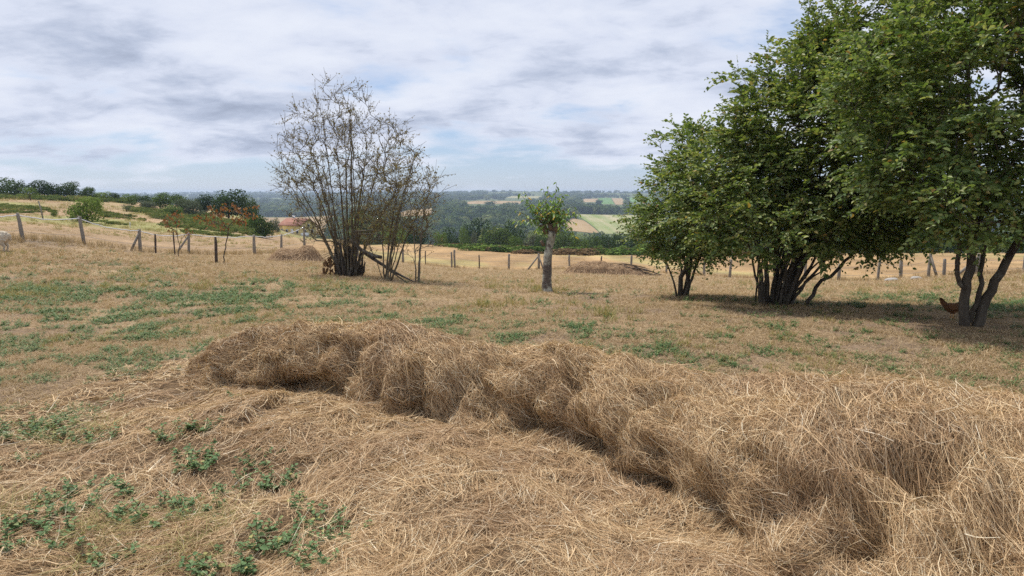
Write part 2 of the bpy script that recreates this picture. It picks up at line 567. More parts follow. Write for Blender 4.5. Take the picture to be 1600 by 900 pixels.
M['leaf_red'] = mat_island('orange_leaf', [(0.0, (0.17, 0.065, 0.03)), (0.5, (0.29, 0.125, 0.05)), (0.82, (0.28, 0.17, 0.065)), (1.0, (0.15, 0.15, 0.06))], 0.6, 0.25, 0.2)
M['leaf_brown'] = mat_island('dead_leaf', [(0.0, (0.10, 0.055, 0.03)), (1.0, (0.24, 0.14, 0.075))], 0.8, 0.1, 0.1)
M['leaf_cherry'] = mat_island('cherry_leaf', [(0.0, (0.09, 0.175, 0.045)), (0.5, (0.16, 0.265, 0.07)), (0.84, (0.24, 0.33, 0.09)), (0.9, (0.50, 0.38, 0.06)), (1.0, (0.62, 0.42, 0.07))], 0.45, 0.3, 0.4)
M['bark'] = mat_noisy('bark', (0.045, 0.036, 0.028), (0.13, 0.11, 0.085), 14, (1, 1, 0.35), 0.95, 0.8, 0.02, (0.19, 0.185, 0.15), 4.0, (0.56, 0.68))
M['bark_grey'] = mat_noisy('bark_grey', (0.075, 0.06, 0.045), (0.19, 0.165, 0.13), 14, (1, 1, 0.35), 0.95, 0.6, 0.02, (0.27, 0.26, 0.20), 5.0, (0.5, 0.66))
M['bark_olive'] = mat_noisy('bark_olive', (0.075, 0.058, 0.038), (0.19, 0.155, 0.105), 14, (1, 1, 0.35), 0.95, 0.6, 0.02, (0.26, 0.25, 0.17), 5.0, (0.54, 0.68))
M['bark_cherry'] = mat_noisy('bark_cherry', (0.065, 0.053, 0.045), (0.18, 0.15, 0.125), 16, (1, 1, 1.8), 0.95, 0.8, 0.02, (0.44, 0.43, 0.35), 3.0, (0.47, 0.58))
M['cut_wood'] = mat_noisy('cut_wood', (0.10, 0.075, 0.055), (0.22, 0.16, 0.115), 40, (1, 1, 1), 0.95, 0.4)
M['post'] = mat_noisy('weathered_post', (0.145, 0.125, 0.10), (0.33, 0.295, 0.245), 10, (6, 6, 0.7), 0.95, 0.7, 0.02, (0.40, 0.38, 0.33), 6.0, (0.56, 0.72))
M['post_dark'] = mat_noisy('dark_stake', (0.05, 0.038, 0.03), (0.13, 0.10, 0.08), 12, (4, 4, 0.7), 0.95, 0.7, 0.02)
M['tape'] = mat_noisy('white_tape', (0.62, 0.63, 0.64), (0.80, 0.80, 0.79), 20, (1, 1, 1), 0.6, 0.0)
M['wire'] = mat_noisy('galvanised_wire', (0.22, 0.21, 0.20), (0.34, 0.33, 0.32), 20, (1, 1, 1), 0.5, 0.0)
M['wall'] = mat_noisy('yellow_render', (0.68, 0.54, 0.22), (0.76, 0.62, 0.30), 0.8, (1, 1, 1), 0.9, 0.1)
M['roof'] = mat_noisy('terracotta_roof', (0.25, 0.115, 0.082), (0.33, 0.17, 0.12), 1.6, (1, 1, 1), 0.9, 0.3, 0.05)
M['white'] = mat_noisy('white_trim', (0.74, 0.73, 0.70), (0.82, 0.81, 0.78), 3)
M['glass'] = mat_noisy('window_glass', (0.03, 0.035, 0.04), (0.06, 0.065, 0.07), 2, (1, 1, 1), 0.15, 0.0)
M['wool'] = mat_noisy('fleece', (0.42, 0.35, 0.255), (0.64, 0.565, 0.44), 16, (1, 1, 1), 1.0, 1.0, 0.03, (0.19, 0.14, 0.10), 2.2, (0.56, 0.74))
M['face'] = mat_noisy('sheep_face', (0.42, 0.35, 0.28), (0.55, 0.48, 0.40), 9)
M['hoof'] = mat_noisy('hoof', (0.05, 0.045, 0.04), (0.09, 0.08, 0.07), 9)
M['hen'] = mat_noisy('hen_feather', (0.11, 0.05, 0.022), (0.22, 0.105, 0.045), 35, (1, 1, 1), 0.8, 0.9, 0.01, (0.10, 0.05, 0.025), 14, (0.5, 0.62))
M['hen_leg'] = mat_noisy('hen_leg', (0.45, 0.25, 0.09), (0.55, 0.33, 0.13), 30)
M['comb'] = mat_noisy('hen_comb', (0.35, 0.03, 0.025), (0.45, 0.05, 0.04), 30)
M['terracotta'] = mat_noisy('terracotta_shard', (0.36, 0.15, 0.085), (0.48, 0.23, 0.13), 25)
M['stone'] = mat_noisy('pale_stone', (0.30, 0.28, 0.25), (0.45, 0.42, 0.38), 12)
M['far_oak'] = mat_far_leaves('far_oak_foliage', [(0.0, (0.034, 0.062, 0.018)), (0.5, (0.06, 0.098, 0.026)), (1.0, (0.09, 0.135, 0.035))])
M['far_light'] = mat_far_leaves('far_light_foliage', [(0.0, (0.10, 0.16, 0.035)), (0.6, (0.14, 0.205, 0.05)), (1.0, (0.18, 0.245, 0.055))])
M['far_grey'] = mat_far_leaves('far_grey_foliage', [(0.0, (0.10, 0.125, 0.07)), (1.0, (0.15, 0.165, 0.10))])
M['far_brown'] = mat_far_leaves('far_brown_foliage', [(0.0, (0.15, 0.105, 0.055)), (1.0, (0.20, 0.13, 0.075))])
M['forest'] = mat_far_leaves('forest_foliage', [(0.0, (0.034, 0.064, 0.02)), (0.5, (0.075, 0.118, 0.036)), (0.8, (0.14, 0.185, 0.055)), (1.0, (0.21, 0.23, 0.08))])
M['fern'] = mat_far_leaves('bracken', [(0.0, (0.10, 0.14, 0.036)), (0.6, (0.165, 0.20, 0.055)), (1.0, (0.27, 0.255, 0.085))])

GROUND = build_ground()


def stripe_mat(name, a, b, freq, rot, patch=None):
    m, w = new_mat(name)
    geo = w.n('ShaderNodeNewGeometry')
    mp = w.n('ShaderNodeMapping', {'Vector': geo.outputs['Position'], 'Rotation': (0, 0, rot), 'Scale': (freq, freq * 0.03, 0)}).outputs[0]
    n = w.noise(mp, 1.0, 3, 0.6)
    n2 = w.noise(geo.outputs['Position'], 0.012, 3, 0.5)
    f = w.n('ShaderNodeMapRange', {0: w.math('ADD', w.math('MULTIPLY', n, 0.6), w.math('MULTIPLY', n2, 0.5)), 1: 0.42, 2: 0.68, 3: 0.0, 4: 1.0}).outputs[0]
    bs = w.n('ShaderNodeBsdfDiffuse', {'Color': w.mix(f, a, b)})
    finish(w, bs.outputs[0])
    return m


FIELDS = []   # ground polygons of the far fields
VIEWS = []    # their outlines in the photograph and nearest distance: no tree stands before them there


def far_field(name, quad, mat, y0=150, lift=0.35, nu=26, nv=16):
    P = [hit(px, py, y0) for px, py in quad]
    FIELDS.append(np.array(P)[:, :2])
    VIEWS.append((np.array(quad, float), min(p[1] for p in P)))
    a, b, c, d = [np.array(p[:2]) for p in P]
    u = np.linspace(0, 1, nu)[:, None, None]
    v = np.linspace(0, 1, nv)[None, :, None]
    XY = (a * (1 - u) + b * u) * (1 - v) + (d * (1 - u) + c * u) * v
    Z = tz(XY[..., 0], XY[..., 1]) + lift
    V = np.concatenate([XY, Z[..., None]], -1).reshape(-1, 3)
    i = np.arange(nu * nv).reshape(nu, nv)
    Q = np.stack([i[:-1, :-1], i[1:, :-1], i[1:, 1:], i[:-1, 1:]], -1).reshape(-1, 4)
    return link(name, new_mesh(name, V, Q, True), mat, kind='structure')


TAN = stripe_mat('tan_field', (0.30, 0.21, 0.115), (0.40, 0.29, 0.165), 0.05, 0.6)
STRIPED = stripe_mat('striped_field', (0.42, 0.36, 0.23), (0.20, 0.25, 0.085), 0.09, 0.45)
GREENF = stripe_mat('green_field', (0.11, 0.20, 0.06), (0.15, 0.24, 0.08), 0.03, 0.2)
PALE = stripe_mat('pale_field', (0.34, 0.29, 0.16), (0.26, 0.26, 0.11), 0.03, 0.9)
far_field('harvested_field', [(874, 359), (938, 366), (912, 345), (893, 341)], TAN)
far_field('striped_field', [(940, 366), (1040, 366), (1040, 338), (897, 335)], STRIPED)
far_field('harvested_field', [(702, 319), (812, 318.5), (822, 315), (745, 314)], TAN)
far_field('harvested_field', [(600, 341), (672, 337), (690, 325), (636, 329)], TAN)
far_field('harvested_field', [(905, 316), (936, 316), (934, 310.5), (912, 311)], TAN)
far_field('green_field', [(938, 319), (960, 319), (954, 309.5), (935, 309.5)], GREENF)
far_field('harvested_field', [(962, 320), (977, 320), (972, 310), (956, 310)], TAN)
far_field('green_field', [(984, 316), (1030, 316), (1025, 308.5), (976, 308.5)], GREENF)
far_field('pale_field', [(790, 309.5), (850, 310), (846, 306.5), (800, 306.5)], PALE)
far_field('harvested_field', [(395, 349), (520, 347), (540, 336), (400, 340)], TAN)
far_field('pale_field', [(704, 387), (742, 389), (738, 381), (704, 378)], TAN, 118)


# ------------------------------------------------------------------ generic builders
def ribbons(name, Pt, N, width, taper=True):
    """Pt (n,k,3) centre lines, N (n,3) face direction, width (n,) -> mesh of flat strips"""
    n, k, _ = Pt.shape
    T = np.gradient(Pt, axis=1)
    S = nrm(np.cross(T, N[:, None, :]))
    w = width[:, None, None] * 0.5
    if taper:
        w = w * np.linspace(1.0, 0.35, k)[None, :, None]
    V = np.stack([Pt - S * w, Pt + S * w], 2).reshape(-1, 3)
    base = (np.arange(n) * 2 * k)[:, None]
    j = np.arange(k - 1)[None] * 2
    Q = np.stack([base + j, base + j + 1, base + j + 3, base + j + 2], -1).reshape(-1, 4)
    return new_mesh(name, V, Q, False)


def leaf_arrays(P, D, N, L, W, six=True, fold=0.18, bend=0.25):
    """leaves at P pointing along D with face N; returns V,F"""
    D = nrm(D)
    S = nrm(np.cross(D, N))
    N = nrm(np.cross(S, D))
    L = L[:, None]
    W = W[:, None]
    if six:
        base = P
        l1 = P + D * L * 0.30 - S * W * 0.46 + N * W * fold
        l2 = P + D * L * 0.68 - S * W * 0.40 + N * (W * fold - L * bend * 0.3)
        tip = P + D * L - N * L * bend
        r2 = P + D * L * 0.68 + S * W * 0.40 + N * (W * fold - L * bend * 0.3)
        r1 = P + D * L * 0.30 + S * W * 0.46 + N * W * fold
        V = np.stack([base, l1, l2, tip, r2, r1], 1).reshape(-1, 3)
        b = (np.arange(len(P)) * 6)[:, None]
        F = np.concatenate([b + np.array([[0, 1, 2, 3]]), b + np.array([[0, 3, 4, 5]])], 0)
        return V, F
    tip = P + D * L - N * L * bend
    l = P + D * L * 0.5 - S * W * 0.5 + N * W * fold
    r = P + D * L * 0.5 + S * W * 0.5 + N * W * fold
    V = np.stack([P, l, tip, r], 1).reshape(-1, 3)
    b = (np.arange(len(P)) * 4)[:, None]
    F = np.concatenate([b + np.array([[0, 1, 2]]), b + np.array([[0, 2, 3]])], 0)
    return V, F


class Soup:
    def __init__(self):
        self.V, self.F, self.n = [], {}, 0

    def add(self, V, F):
        V = np.asarray(V, float).reshape(-1, 3)
        F = np.asarray(F, int)
        if len(F):
            self.F.setdefault(F.shape[1], []).append(F + self.n)
        self.V.append(V)
        self.n += len(V)

    def tube(self, P, rad, sides=6, cap=True):
        P = np.asarray(P, float)
        rad = np.broadcast_to(np.asarray(rad, float), (len(P),))
        T = nrm(np.gradient(P, axis=0))
        ref = np.array([0.0, 0, 1]) if abs(T[0][2]) < 0.9 else np.array([1.0, 0, 0])
        A = np.empty_like(P)
        a = nrm(np.cross(T[0], ref))
        for i in range(len(P)):
            a = nrm(a - T[i] * (a @ T[i]))
            A[i] = a
        B = np.cross(T, A)
        ang = np.linspace(0, 2 * np.pi, sides, endpoint=False)
        V = P[:, None] + rad[:, None, None] * (A[:, None] * np.cos(ang)[None, :, None] + B[:, None] * np.sin(ang)[None, :, None])
        k = len(P)
        i = np.arange(sides)
        j = (i + 1) % sides
        Q = np.concatenate([np.stack([r * sides + i, r * sides + j, (r + 1) * sides + j, (r + 1) * sides + i], -1) for r in range(k - 1)])
        self.add(V, Q)
        if cap and sides >= 4:
            o = self.n - k * sides
            self.F.setdefault(3, []).append(np.stack([np.full(sides - 2, o + (k - 1) * sides), o + (k - 1) * sides + i[1:-1], o + (k - 1) * sides + i[2:]], -1))
            self.F.setdefault(3, []).append(np.stack([np.full(sides - 2, o), o + i[2:], o + i[1:-1]], -1))

    def box(self, c, size, rz=0.0, taper=1.0, tilt=None):
        sx, sy, sz = [s * 0.5 for s in size]
        V = np.array([(x * sx * (taper if z > 0 else 1), y * sy * (taper if z > 0 else 1), z * sz) for z in (-1, 1) for x, y in ((-1, -1), (1, -1), (1, 1), (-1, 1))])
        ca, sa = math.cos(rz), math.sin(rz)
        V = V @ np.array([[ca, sa, 0], [-sa, ca, 0], [0, 0, 1]])
        if tilt is not None:
            V = V @ np.array(Matrix.Rotation(tilt[1], 3, tilt[0])).T
        self.add(V + np.asarray(c), [(0, 3, 2, 1), (4, 5, 6, 7), (0, 1, 5, 4), (1, 2, 6, 5), (2, 3, 7, 6), (3, 0, 4, 7)])

    def mesh(self, name, smooth=False):
        return new_mesh(name, np.concatenate(self.V), [np.concatenate(f) for f in self.F.values()], smooth)


def catmull(pts, step=0.12):
    pts = np.asarray(pts, float)
    P = np.concatenate([[2 * pts[0] - pts[1]], pts, [2 * pts[-1] - pts[-2]]])
    out = [pts[0]]
    for i in range(1, len(P) - 2):
        n = max(1, int(np.linalg.norm(P[i + 1] - P[i]) / step))
        for k in range(1, n + 1):
            t = k / n
            a, b, c, d = P[i - 1], P[i], P[i + 1], P[i + 2]
            out.append(0.5 * ((2 * b) + (-a + c) * t + (2 * a - 5 * b + 4 * c - d) * t * t + (-a + 3 * b - 3 * c + d) * t ** 3))
    return np.array(out)


def grow(stems, tips, g, tip_r=0.003, power=2.2, up=0.25, step=0.12, wobble=0.02, base_scale=1.0, maxr=None, stem_r=None):
    """woody skeleton: given stems, every tip reaches back to the nearest fitting wood. Returns chains [(pts, radii)], thin nodes (pos, dir)"""
    pos, par, dr = [], [], []
    chains = []
    for s in stems:
        P = catmull(s, step)
        P[1:-1] += g.normal(0, wobble, P[1:-1].shape)
        start = len(pos)
        for i, p in enumerate(P):
            pos.append(p)
            par.append(-1 if i == 0 else start + i - 1)
            dr.append(P[min(i + 1, len(P) - 1)] - P[max(i - 1, 0)])
        chains.append(list(range(start, start + len(P))))
    cen = np.mean([s[0] for s in stems], axis=0)
    order = np.argsort(np.linalg.norm(tips - cen, axis=1))
    cap = len(pos) + len(tips) * 60
    PA = np.zeros((cap, 3))
    DA = np.zeros((cap, 3))
    n = len(pos)
    PA[:n] = pos
    DA[:n] = nrm(np.array(dr))
    par = list(par)
    for ti in order:
        t = tips[ti]
        d = t - PA[:n]
        L = np.linalg.norm(d, axis=1) + 1e-6
        cosang = (d * DA[:n]).sum(1) / L
        cost = L * (1 + 0.9 * (1 - cosang)) + up * np.maximum(0, PA[:n, 2] - t[2])
        cost[PA[:n, 2] < cen[2] + 0.12] += 1.0
        a = int(np.argmin(cost))
        la = L[a]
        k = max(3, int(la / step))
        if n + k >= cap:
            break
        ctrl = PA[a] + DA[a] * la * 0.45 + np.array([0, 0, 0.08 * la])
        s = np.linspace(0, 1, k + 1)[1:, None]
        Q = (1 - s) ** 2 * PA[a] + 2 * s * (1 - s) * ctrl + s * s * t
        Q[:-1] += g.normal(0, wobble * min(1, la), Q[:-1].shape)
        idx = list(range(n, n + k))
        PA[n:n + k] = Q
        prev = np.concatenate([[PA[a]], Q[:-1]])
        DA[n:n + k] = nrm(Q - prev)
        par += [a] + idx[:-1]
        chains.append([a] + idx)
        n += k
    acc = np.zeros(n)
    child = np.zeros(n, bool)
    par = np.array(par)
    for i in range(n - 1, -1, -1):
        if acc[i] == 0:
            acc[i] = tip_r ** power
        if par[i] >= 0:
            acc[par[i]] += acc[i] * 1.0 if True else 0
    rad = acc ** (1 / power) * base_scale
    if maxr:
        rad = np.minimum(rad, maxr)
    for c, sr in zip(chains, stem_r or []):
        if sr is not None:
            rad[c] = np.maximum(rad[c], np.linspace(sr[0], sr[1], len(c)))
    PA, DA = PA[:n], DA[:n]
    out = []
    for c in chains:
        r = rad[c].copy()
        if len(c) > 1 and c[1] != c[0] + 1 or True:
            r[0] = min(r[0], r[1] * 1.15) if len(c) > 1 else r[0]
        out.append((PA[c], r))
    return out, PA, DA, rad


def wood_mesh(name, chains, minr=0.0):
    s = Soup()
    for P, r in chains:
        mr = r.max()
        if mr < minr:
            continue
        s.tube(P, r, 9 if mr > 0.05 else 6 if mr > 0.018 else 4 if mr > 0.008 else 3)
    return s.mesh(name, True)


def in_blobs(blobs, n, g, shell=0.0):
    """points inside a union of ellipsoids (c, r); shell pushes them outward"""
    vol = np.array([r[0] * r[1] * r[2] for c, r in blobs])
    k = g.choice(len(blobs), n, p=vol / vol.sum())
    d = nrm(g.normal(size=(n, 3)))
    rr = g.random(n) ** (1 / 3.0)
    rr = rr * (1 - shell) + shell * (1 - 0.18 * g.random(n))
    c = np.array([b[0] for b in blobs], float)[k]
    r = np.array([b[1] for b in blobs], float)[k]
    return c + d * r * rr[:, None]


def sprays(PA, DA, rad, g, n, maxr, centre, length=(0.18, 0.42), leaves=10, leaf_len=(0.05, 0.075), ratio=0.62, flat=0.55, out=0.5, zmin=-9, six=True, droop=0.2, twig_r=0.0022, spread=0.7, weight=None):
    """leafy twigs on the thin wood; returns leaf (V,F) and twig Soup"""
    thin = np.nonzero((rad <= maxr) & (PA[:, 2] > zmin))[0]
    if weight is not None:
        w = weight(PA[thin])
        idx = g.choice(thin, n, p=w / w.sum())
    else:
        idx = g.choice(thin, n)
    P0 = PA[idx] + g.normal(0, 0.02, (n, 3))
    outd = nrm(PA[idx] - centre)
    rd = g.normal(size=(n, 3))
    rd[:, 2] *= 1 - flat
    D = nrm(DA[idx] * 0.5 + outd * out + nrm(rd) * spread)
    D[:, 2] *= (1 - flat * 0.6)
    D = nrm(D)
    L = g.uniform(*length, n)
    upv = nrm(np.array([0, 0, 1.0]) + g.normal(0, 0.28, (n, 3)))
    S = nrm(np.cross(D, upv))
    U = np.cross(S, D)
    t = (np.arange(leaves) + 0.6) / leaves
    T = np.broadcast_to(t, (n, leaves)) + g.normal(0, 0.03, (n, leaves))
    pts = P0[:, None] + D[:, None] * (L[:, None] * T)[..., None] - np.array([0, 0, 1.0]) * (droop * L[:, None] * T ** 2)[..., None]
    side = np.where(np.arange(leaves) % 2, 1.0, -1.0)[None, :, None]
    ld = nrm(D[:, None] * 0.75 + S[:, None] * side * 0.8 + g.normal(0, 0.22, (n, leaves, 3)))
    ln = nrm(U[:, None] + g.normal(0, 0.55, (n, leaves, 3)) + np.array([-0.15, -0.25, 0]))
    ll = g.uniform(*leaf_len, (n, leaves)) * np.exp(g.normal(0, 0.16, (n, 1))) * (0.75 + 0.35 * np.sin(np.pi * np.clip(T, 0, 1)))
    V, F = leaf_arrays(pts.reshape(-1, 3), ld.reshape(-1, 3), ln.reshape(-1, 3), ll.ravel(), (ll * ratio).ravel(), six)
    # twigs as thin strips of three
    k = 3
    ts = np.linspace(0, 1, k)
    tw = P0[:, None] + D[:, None] * (L[:, None] * ts)[..., None] - np.array([0, 0, 1.0]) * (droop * L[:, None] * ts ** 2)[..., None]
    return V, F, tw, U


def strip_arrays(tw, N, w):
    n, k, _ = tw.shape
    T = np.gradient(tw, axis=1)
    S = nrm(np.cross(T, N[:, None]))
    ww = (w * np.linspace(1, 0.5, k))[None, :, None]
    V = np.stack([tw - S * ww, tw + S * ww], 2).reshape(-1, 3)
    b = (np.arange(n) * 2 * k)[:, None]
    j = np.arange(k - 1)[None] * 2
    Q = np.stack([b + j, b + j + 1, b + j + 3, b + j + 2], -1).reshape(-1, 4)
    return V, Q


# ------------------------------------------------------------------ scatter with geometry nodes (for what nobody could count)
def scatter(name, P, rz, scl, idx, templates, kind='stuff', label=None, cat=None, tilt=None, parent=None):
    coll = bpy.data.collections.new(name + '_kinds')
    for i, (me, mt) in enumerate(templates):
        o = bpy.data.objects.new('%02d_%s_kind' % (i, name), me)
        if mt is not None and not me.materials:
            me.materials.append(mt)
        coll.objects.link(o)
    me = bpy.data.meshes.new(name)
    me.vertices.add(len(P))
    me.vertices.foreach_set('co', np.asarray(P, np.float32).ravel())
    rot = np.zeros((len(P), 3), np.float32)
    rot[:, 2] = rz
    if tilt is not None:
        rot[:, :2] = tilt
    a = me.attributes.new('rot', 'FLOAT_VECTOR', 'POINT')
    a.data.foreach_set('vector', rot.ravel())
    a = me.attributes.new('scl', 'FLOAT_VECTOR', 'POINT')
    sc = np.asarray(scl, np.float32)
    if sc.ndim == 1:
        sc = np.repeat(sc[:, None], 3, 1)
    a.data.foreach_set('vector', sc.ravel())
    a = me.attributes.new('idx', 'INT', 'POINT')
    a.data.foreach_set('value', np.asarray(idx, np.int32))
    ng = bpy.data.node_groups.new(name + '_scatter', 'GeometryNodeTree')
    ng.interface.new_socket('Geometry', in_out='INPUT', socket_type='NodeSocketGeometry')
    ng.interface.new_socket('Geometry', in_out='OUTPUT', socket_type='NodeSocketGeometry')
    gi, go = ng.nodes.new('NodeGroupInput'), ng.nodes.new('NodeGroupOutput')
    ci = ng.nodes.new('GeometryNodeCollectionInfo')
    ci.inputs['Collection'].default_value = coll
    ci.inputs['Separate Children'].default_value = True
    ci.inputs['Reset Children'].default_value = True
    ip = ng.nodes.new('GeometryNodeInstanceOnPoints')
    ip.inputs['Pick Instance'].default_value = True

    def attr(nm, dt):
        nd = ng.nodes.new('GeometryNodeInputNamedAttribute')
        nd.data_type = dt
        nd.inputs['Name'].default_value = nm
        return nd.outputs['Attribute']
    L = ng.links.new
    L(gi.outputs[0], ip.inputs['Points'])
    L(ci.outputs[0], ip.inputs['Instance'])
    L(attr('idx', 'INT'), ip.inputs['Instance Index'])
    L(attr('rot', 'FLOAT_VECTOR'), ip.inputs['Rotation'])
    L(attr('scl', 'FLOAT_VECTOR'), ip.inputs['Scale'])
    L(ip.outputs[0], go.inputs[0])
    o = link(name, me, None, parent, label, cat, None, kind)
    md = o.modifiers.new('scatter', 'NODES')
    md.node_group = ng
    return o


# ------------------------------------------------------------------ the foreground hay windrow
ST = [(285, 582, 0.06, 280, 596), (335, 540, 0.36, 335, 612), (400, 513, 0.50, 405, 629), (470, 507, 0.55, 480, 628), (545, 510, 0.55, 545, 645), (605, 503, 0.60, 625, 672), (680, 519, 0.57, 690, 672),
      (745, 541, 0.50, 745, 684), (800, 547, 0.52, 800, 698), (870, 540, 0.60, 865, 718), (950, 556, 0.60, 930, 748), (1050, 576, 0.58, 1010, 792), (1130, 591, 0.57, 1090, 842), (1200, 587, 0.61, 1165, 890),
      (1300, 590, 0.65, 1270, 955), (1400, 592, 0.68, 1390, 1020), (1500, 605, 0.68, 1520, 1090), (1620, 626, 0.68, 1680, 1180), (1850, 672, 0.64, 1950, 1330)]
crest = np.array([at_z(a, b, h) for a, b, h, c, d in ST])
toe = np.array([at_z(c, d, 0.03) for a, b, h, c, d in ST])


def resample_stations(P, n):
    Q = catmull(P, 0.02)
    s = np.concatenate([[0], np.cumsum(np.linalg.norm(np.diff(Q, axis=0), axis=1))])
    t = np.linspace(0, s[-1], n)
    return np.stack([np.interp(t, s, Q[:, i]) for i in range(3)], -1), s[-1]


def station_interp(P, u):
    x = np.linspace(0, 1, len(P))
    return np.stack([np.interp(u, x, P[:, i]) for i in range(3)], -1)


NU, NV = 520, 120
sl = np.concatenate([[0], np.cumsum(np.linalg.norm(np.diff(0.5 * (crest + toe), axis=0), axis=1))])
RIDGE_LEN = sl[-1]
uu = np.linspace(0, 1, NU)


def smooth_cols(P):
    from math import exp
    Q = np.stack([np.interp(uu * RIDGE_LEN, sl, P[:, i]) for i in range(3)], -1)
    k = np.exp(-np.linspace(-2, 2, 25) ** 2)
    k /= k.sum()
    Qp = np.concatenate([np.repeat(Q[:1], 12, 0), Q, np.repeat(Q[-1:], 12, 0)])
    return np.stack([np.convolve(Qp[:, i], k, 'valid') for i in range(3)], -1)


CRE, TOE = smooth_cols(crest), smooth_cols(toe)


CM = np.zeros((NU, NV))     # how deep in a hollow each point of the face lies


def hay_surface():
    H = CRE[:, 2]
    fdir = TOE[:, :2] - CRE[:, :2]
    flen = np.linalg.norm(fdir, axis=1)
    fdir = fdir / flen[:, None]
    v = np.linspace(0, 1, NV)
    off = np.zeros(NV)
    hh = np.zeros(NV)
    vc = 0.40
    for i, t in enumerate(v):
        if t < vc:                     # back slope
            s = (vc - t) / vc
            off[i] = -1.15 * s
            hh[i] = (1 - s ** 1.7) ** 1.2 if s < 1 else 0
        elif t < 0.88:                 # rounded front, steep low down
            ph = (t - vc) / (0.88 - vc) * math.pi / 2
            n = 2.35
            off[i] = math.sin(ph) ** (2 / n) * 0.93 if ph > 0 else 0
            hh[i] = max(math.cos(ph), 0) ** (2 / n)
            off[i] *= 1.0 if hh[i] > 0.3 else 1.0 - 0.06 * (0.3 - hh[i]) / 0.3
        else:                          # toe spreading over the ground
            s = (t - 0.88) / 0.12
            off[i] = 0.87 + 0.35 * s
            hh[i] = 0.035 * (1 - s)
    P = np.zeros((NU, NV, 3))
    wid = np.maximum(flen, 0.25)
    # where the face has slumped it runs out gently, elsewhere it stands steep
    stp = np.interp(np.interp(uu * RIDGE_LEN, sl, [a[3] for a in ST]), [280, 340, 400, 520, 560, 600, 670, 710, 790, 830, 930, 955, 985, 1100, 1250, 1500], [0, 0.1, .75, .85, .55, .9, .75, .2, .25, .8, .85, .7, .95, .9, .9, .9])
    k5 = np.hanning(21)
    stp = np.convolve(np.pad(stp, 10, 'edge'), k5 / k5.sum(), 'valid')
    vv = np.clip((v - vc) / (0.88 - vc), 0, 1)
    off2 = np.where(v < vc, off, np.where(v < 0.88, vv * 1.15, 1.15 + 0.3 * (v - 0.88) / 0.12))
    hh2 = np.where(v < vc, hh, np.where(v < 0.88, np.cos(vv * math.pi / 2) ** 1.25 * (1 - 0.25 * vv) + 0.035 * vv, hh))
    OFF = off[None] * stp[:, None] + off2[None] * (1 - stp[:, None])
    HH = hh[None] * stp[:, None] + hh2[None] * (1 - stp[:, None])
    P[..., 0] = CRE[:, None, 0] + fdir[:, None, 0] * OFF * wid[:, None]
    P[..., 1] = CRE[:, None, 1] + fdir[:, None, 1] * OFF * wid[:, None]
    P[..., 2] = H[:, None] * HH
    # normals, then lumps and hollows
    N = nrm(np.cross(np.gradient(P, axis=0), np.gradient(P, axis=1)))
    if N[NU // 2, 48, 2] < 0:
        N = -N
    x, y, z = P[..., 0], P[..., 1], P[..., 2]
    env = sstep(0.0, 0.12, z)
    lump = (fbm(x * 1.9 + 3, y * 1.9, z * 1.9, 3) - 0.5) * 0.17 + (fbm(x * 5.5 + 1, y * 5.5, z * 5 + 4, 3) - 0.5) * 0.15 + (vnoise(x * 17, y * 17, z * 15) - 0.5) * 0.045
    D = (lump - 0.045) * env
    # folds and slumped seams down the face
    seam = np.abs(fbm(x * 2.3 + 11, y * 2.3, z * 0.8, 2) - 0.5)
    D = D - 0.06 * sstep(0.03, 0.0, seam) * env * (np.arange(NV)[None] > 52)
    ph = (z / 0.17 + 2.6 * fbm(x * 1.2 + 4, y * 1.2, 0, 3) + 0.35 * vnoise(x * 7, y * 7, 2)) % 1.0
    where = sstep(0.42, 0.58, fbm(x * 1.7 + 30, y * 1.7, z * 1.5, 2)) * sstep(0.04, 0.12, z) * (np.arange(NV)[None] > 50)
    D = D + 0.085 * (0.45 - ph) * where
    for px, py, sx, sy, dep in CAV:
        dep *= 1.35
        # hollow: centre on the surface under that point of the photograph
        d = ray(px, py)
        q = P - EYE
        tt = (q @ d) / (d @ d)
        dist = np.linalg.norm(q - tt[..., None] * d, axis=-1) + (np.arange(NV)[None] < 46) * 9
        c = P[np.unravel_index(np.argmin(dist), dist.shape)]
        rr = (P - c)
        e = np.exp(-((rr[..., 0] / sx) ** 2 + (rr[..., 1] / 0.13) ** 2 + (rr[..., 2] / sy) ** 2))
        D = D - dep * e
        CM[:] = np.maximum(CM, e)
    P = P + N * D[..., None]
    P[..., 2] = np.maximum(P[..., 2], 0.012)
    # bring the top of every section to the height the crest has there
    want_x, want_y = np.array([a[0] for a in ST], float), np.array([a[1] for a in ST], float)
    for _ in range(3):
        q = P - EYE
        yc, zc = q[..., 1] * CP - q[..., 2] * SP, q[..., 1] * SP + q[..., 2] * CP
        px, py = 800 + q[..., 0] / yc * FPX, 450 - zc / yc * FPX
        py = np.where(yc > 0.3, py, 9999)
        k = np.argmin(py, 1)
        r = np.arange(NU)
        dz = (py[r, k] - np.interp(px[r, k], want_x, want_y)) / FPX * np.linalg.norm(q[r, k], axis=1)
        fac = np.clip(1 + dz / np.maximum(P[r, k, 2], 0.12), 0.75, 1.25)
        kk = np.hanning(45)
        fac = np.convolve(np.pad(fac, 22, 'edge'), kk / kk.sum(), 'valid')
        P[..., 2] *= fac[:, None]
    N = nrm(np.cross(np.gradient(P, axis=0), np.gradient(P, axis=1)))
    if N[NU // 2, 48, 2] < 0:
        N = -N
    return P, N


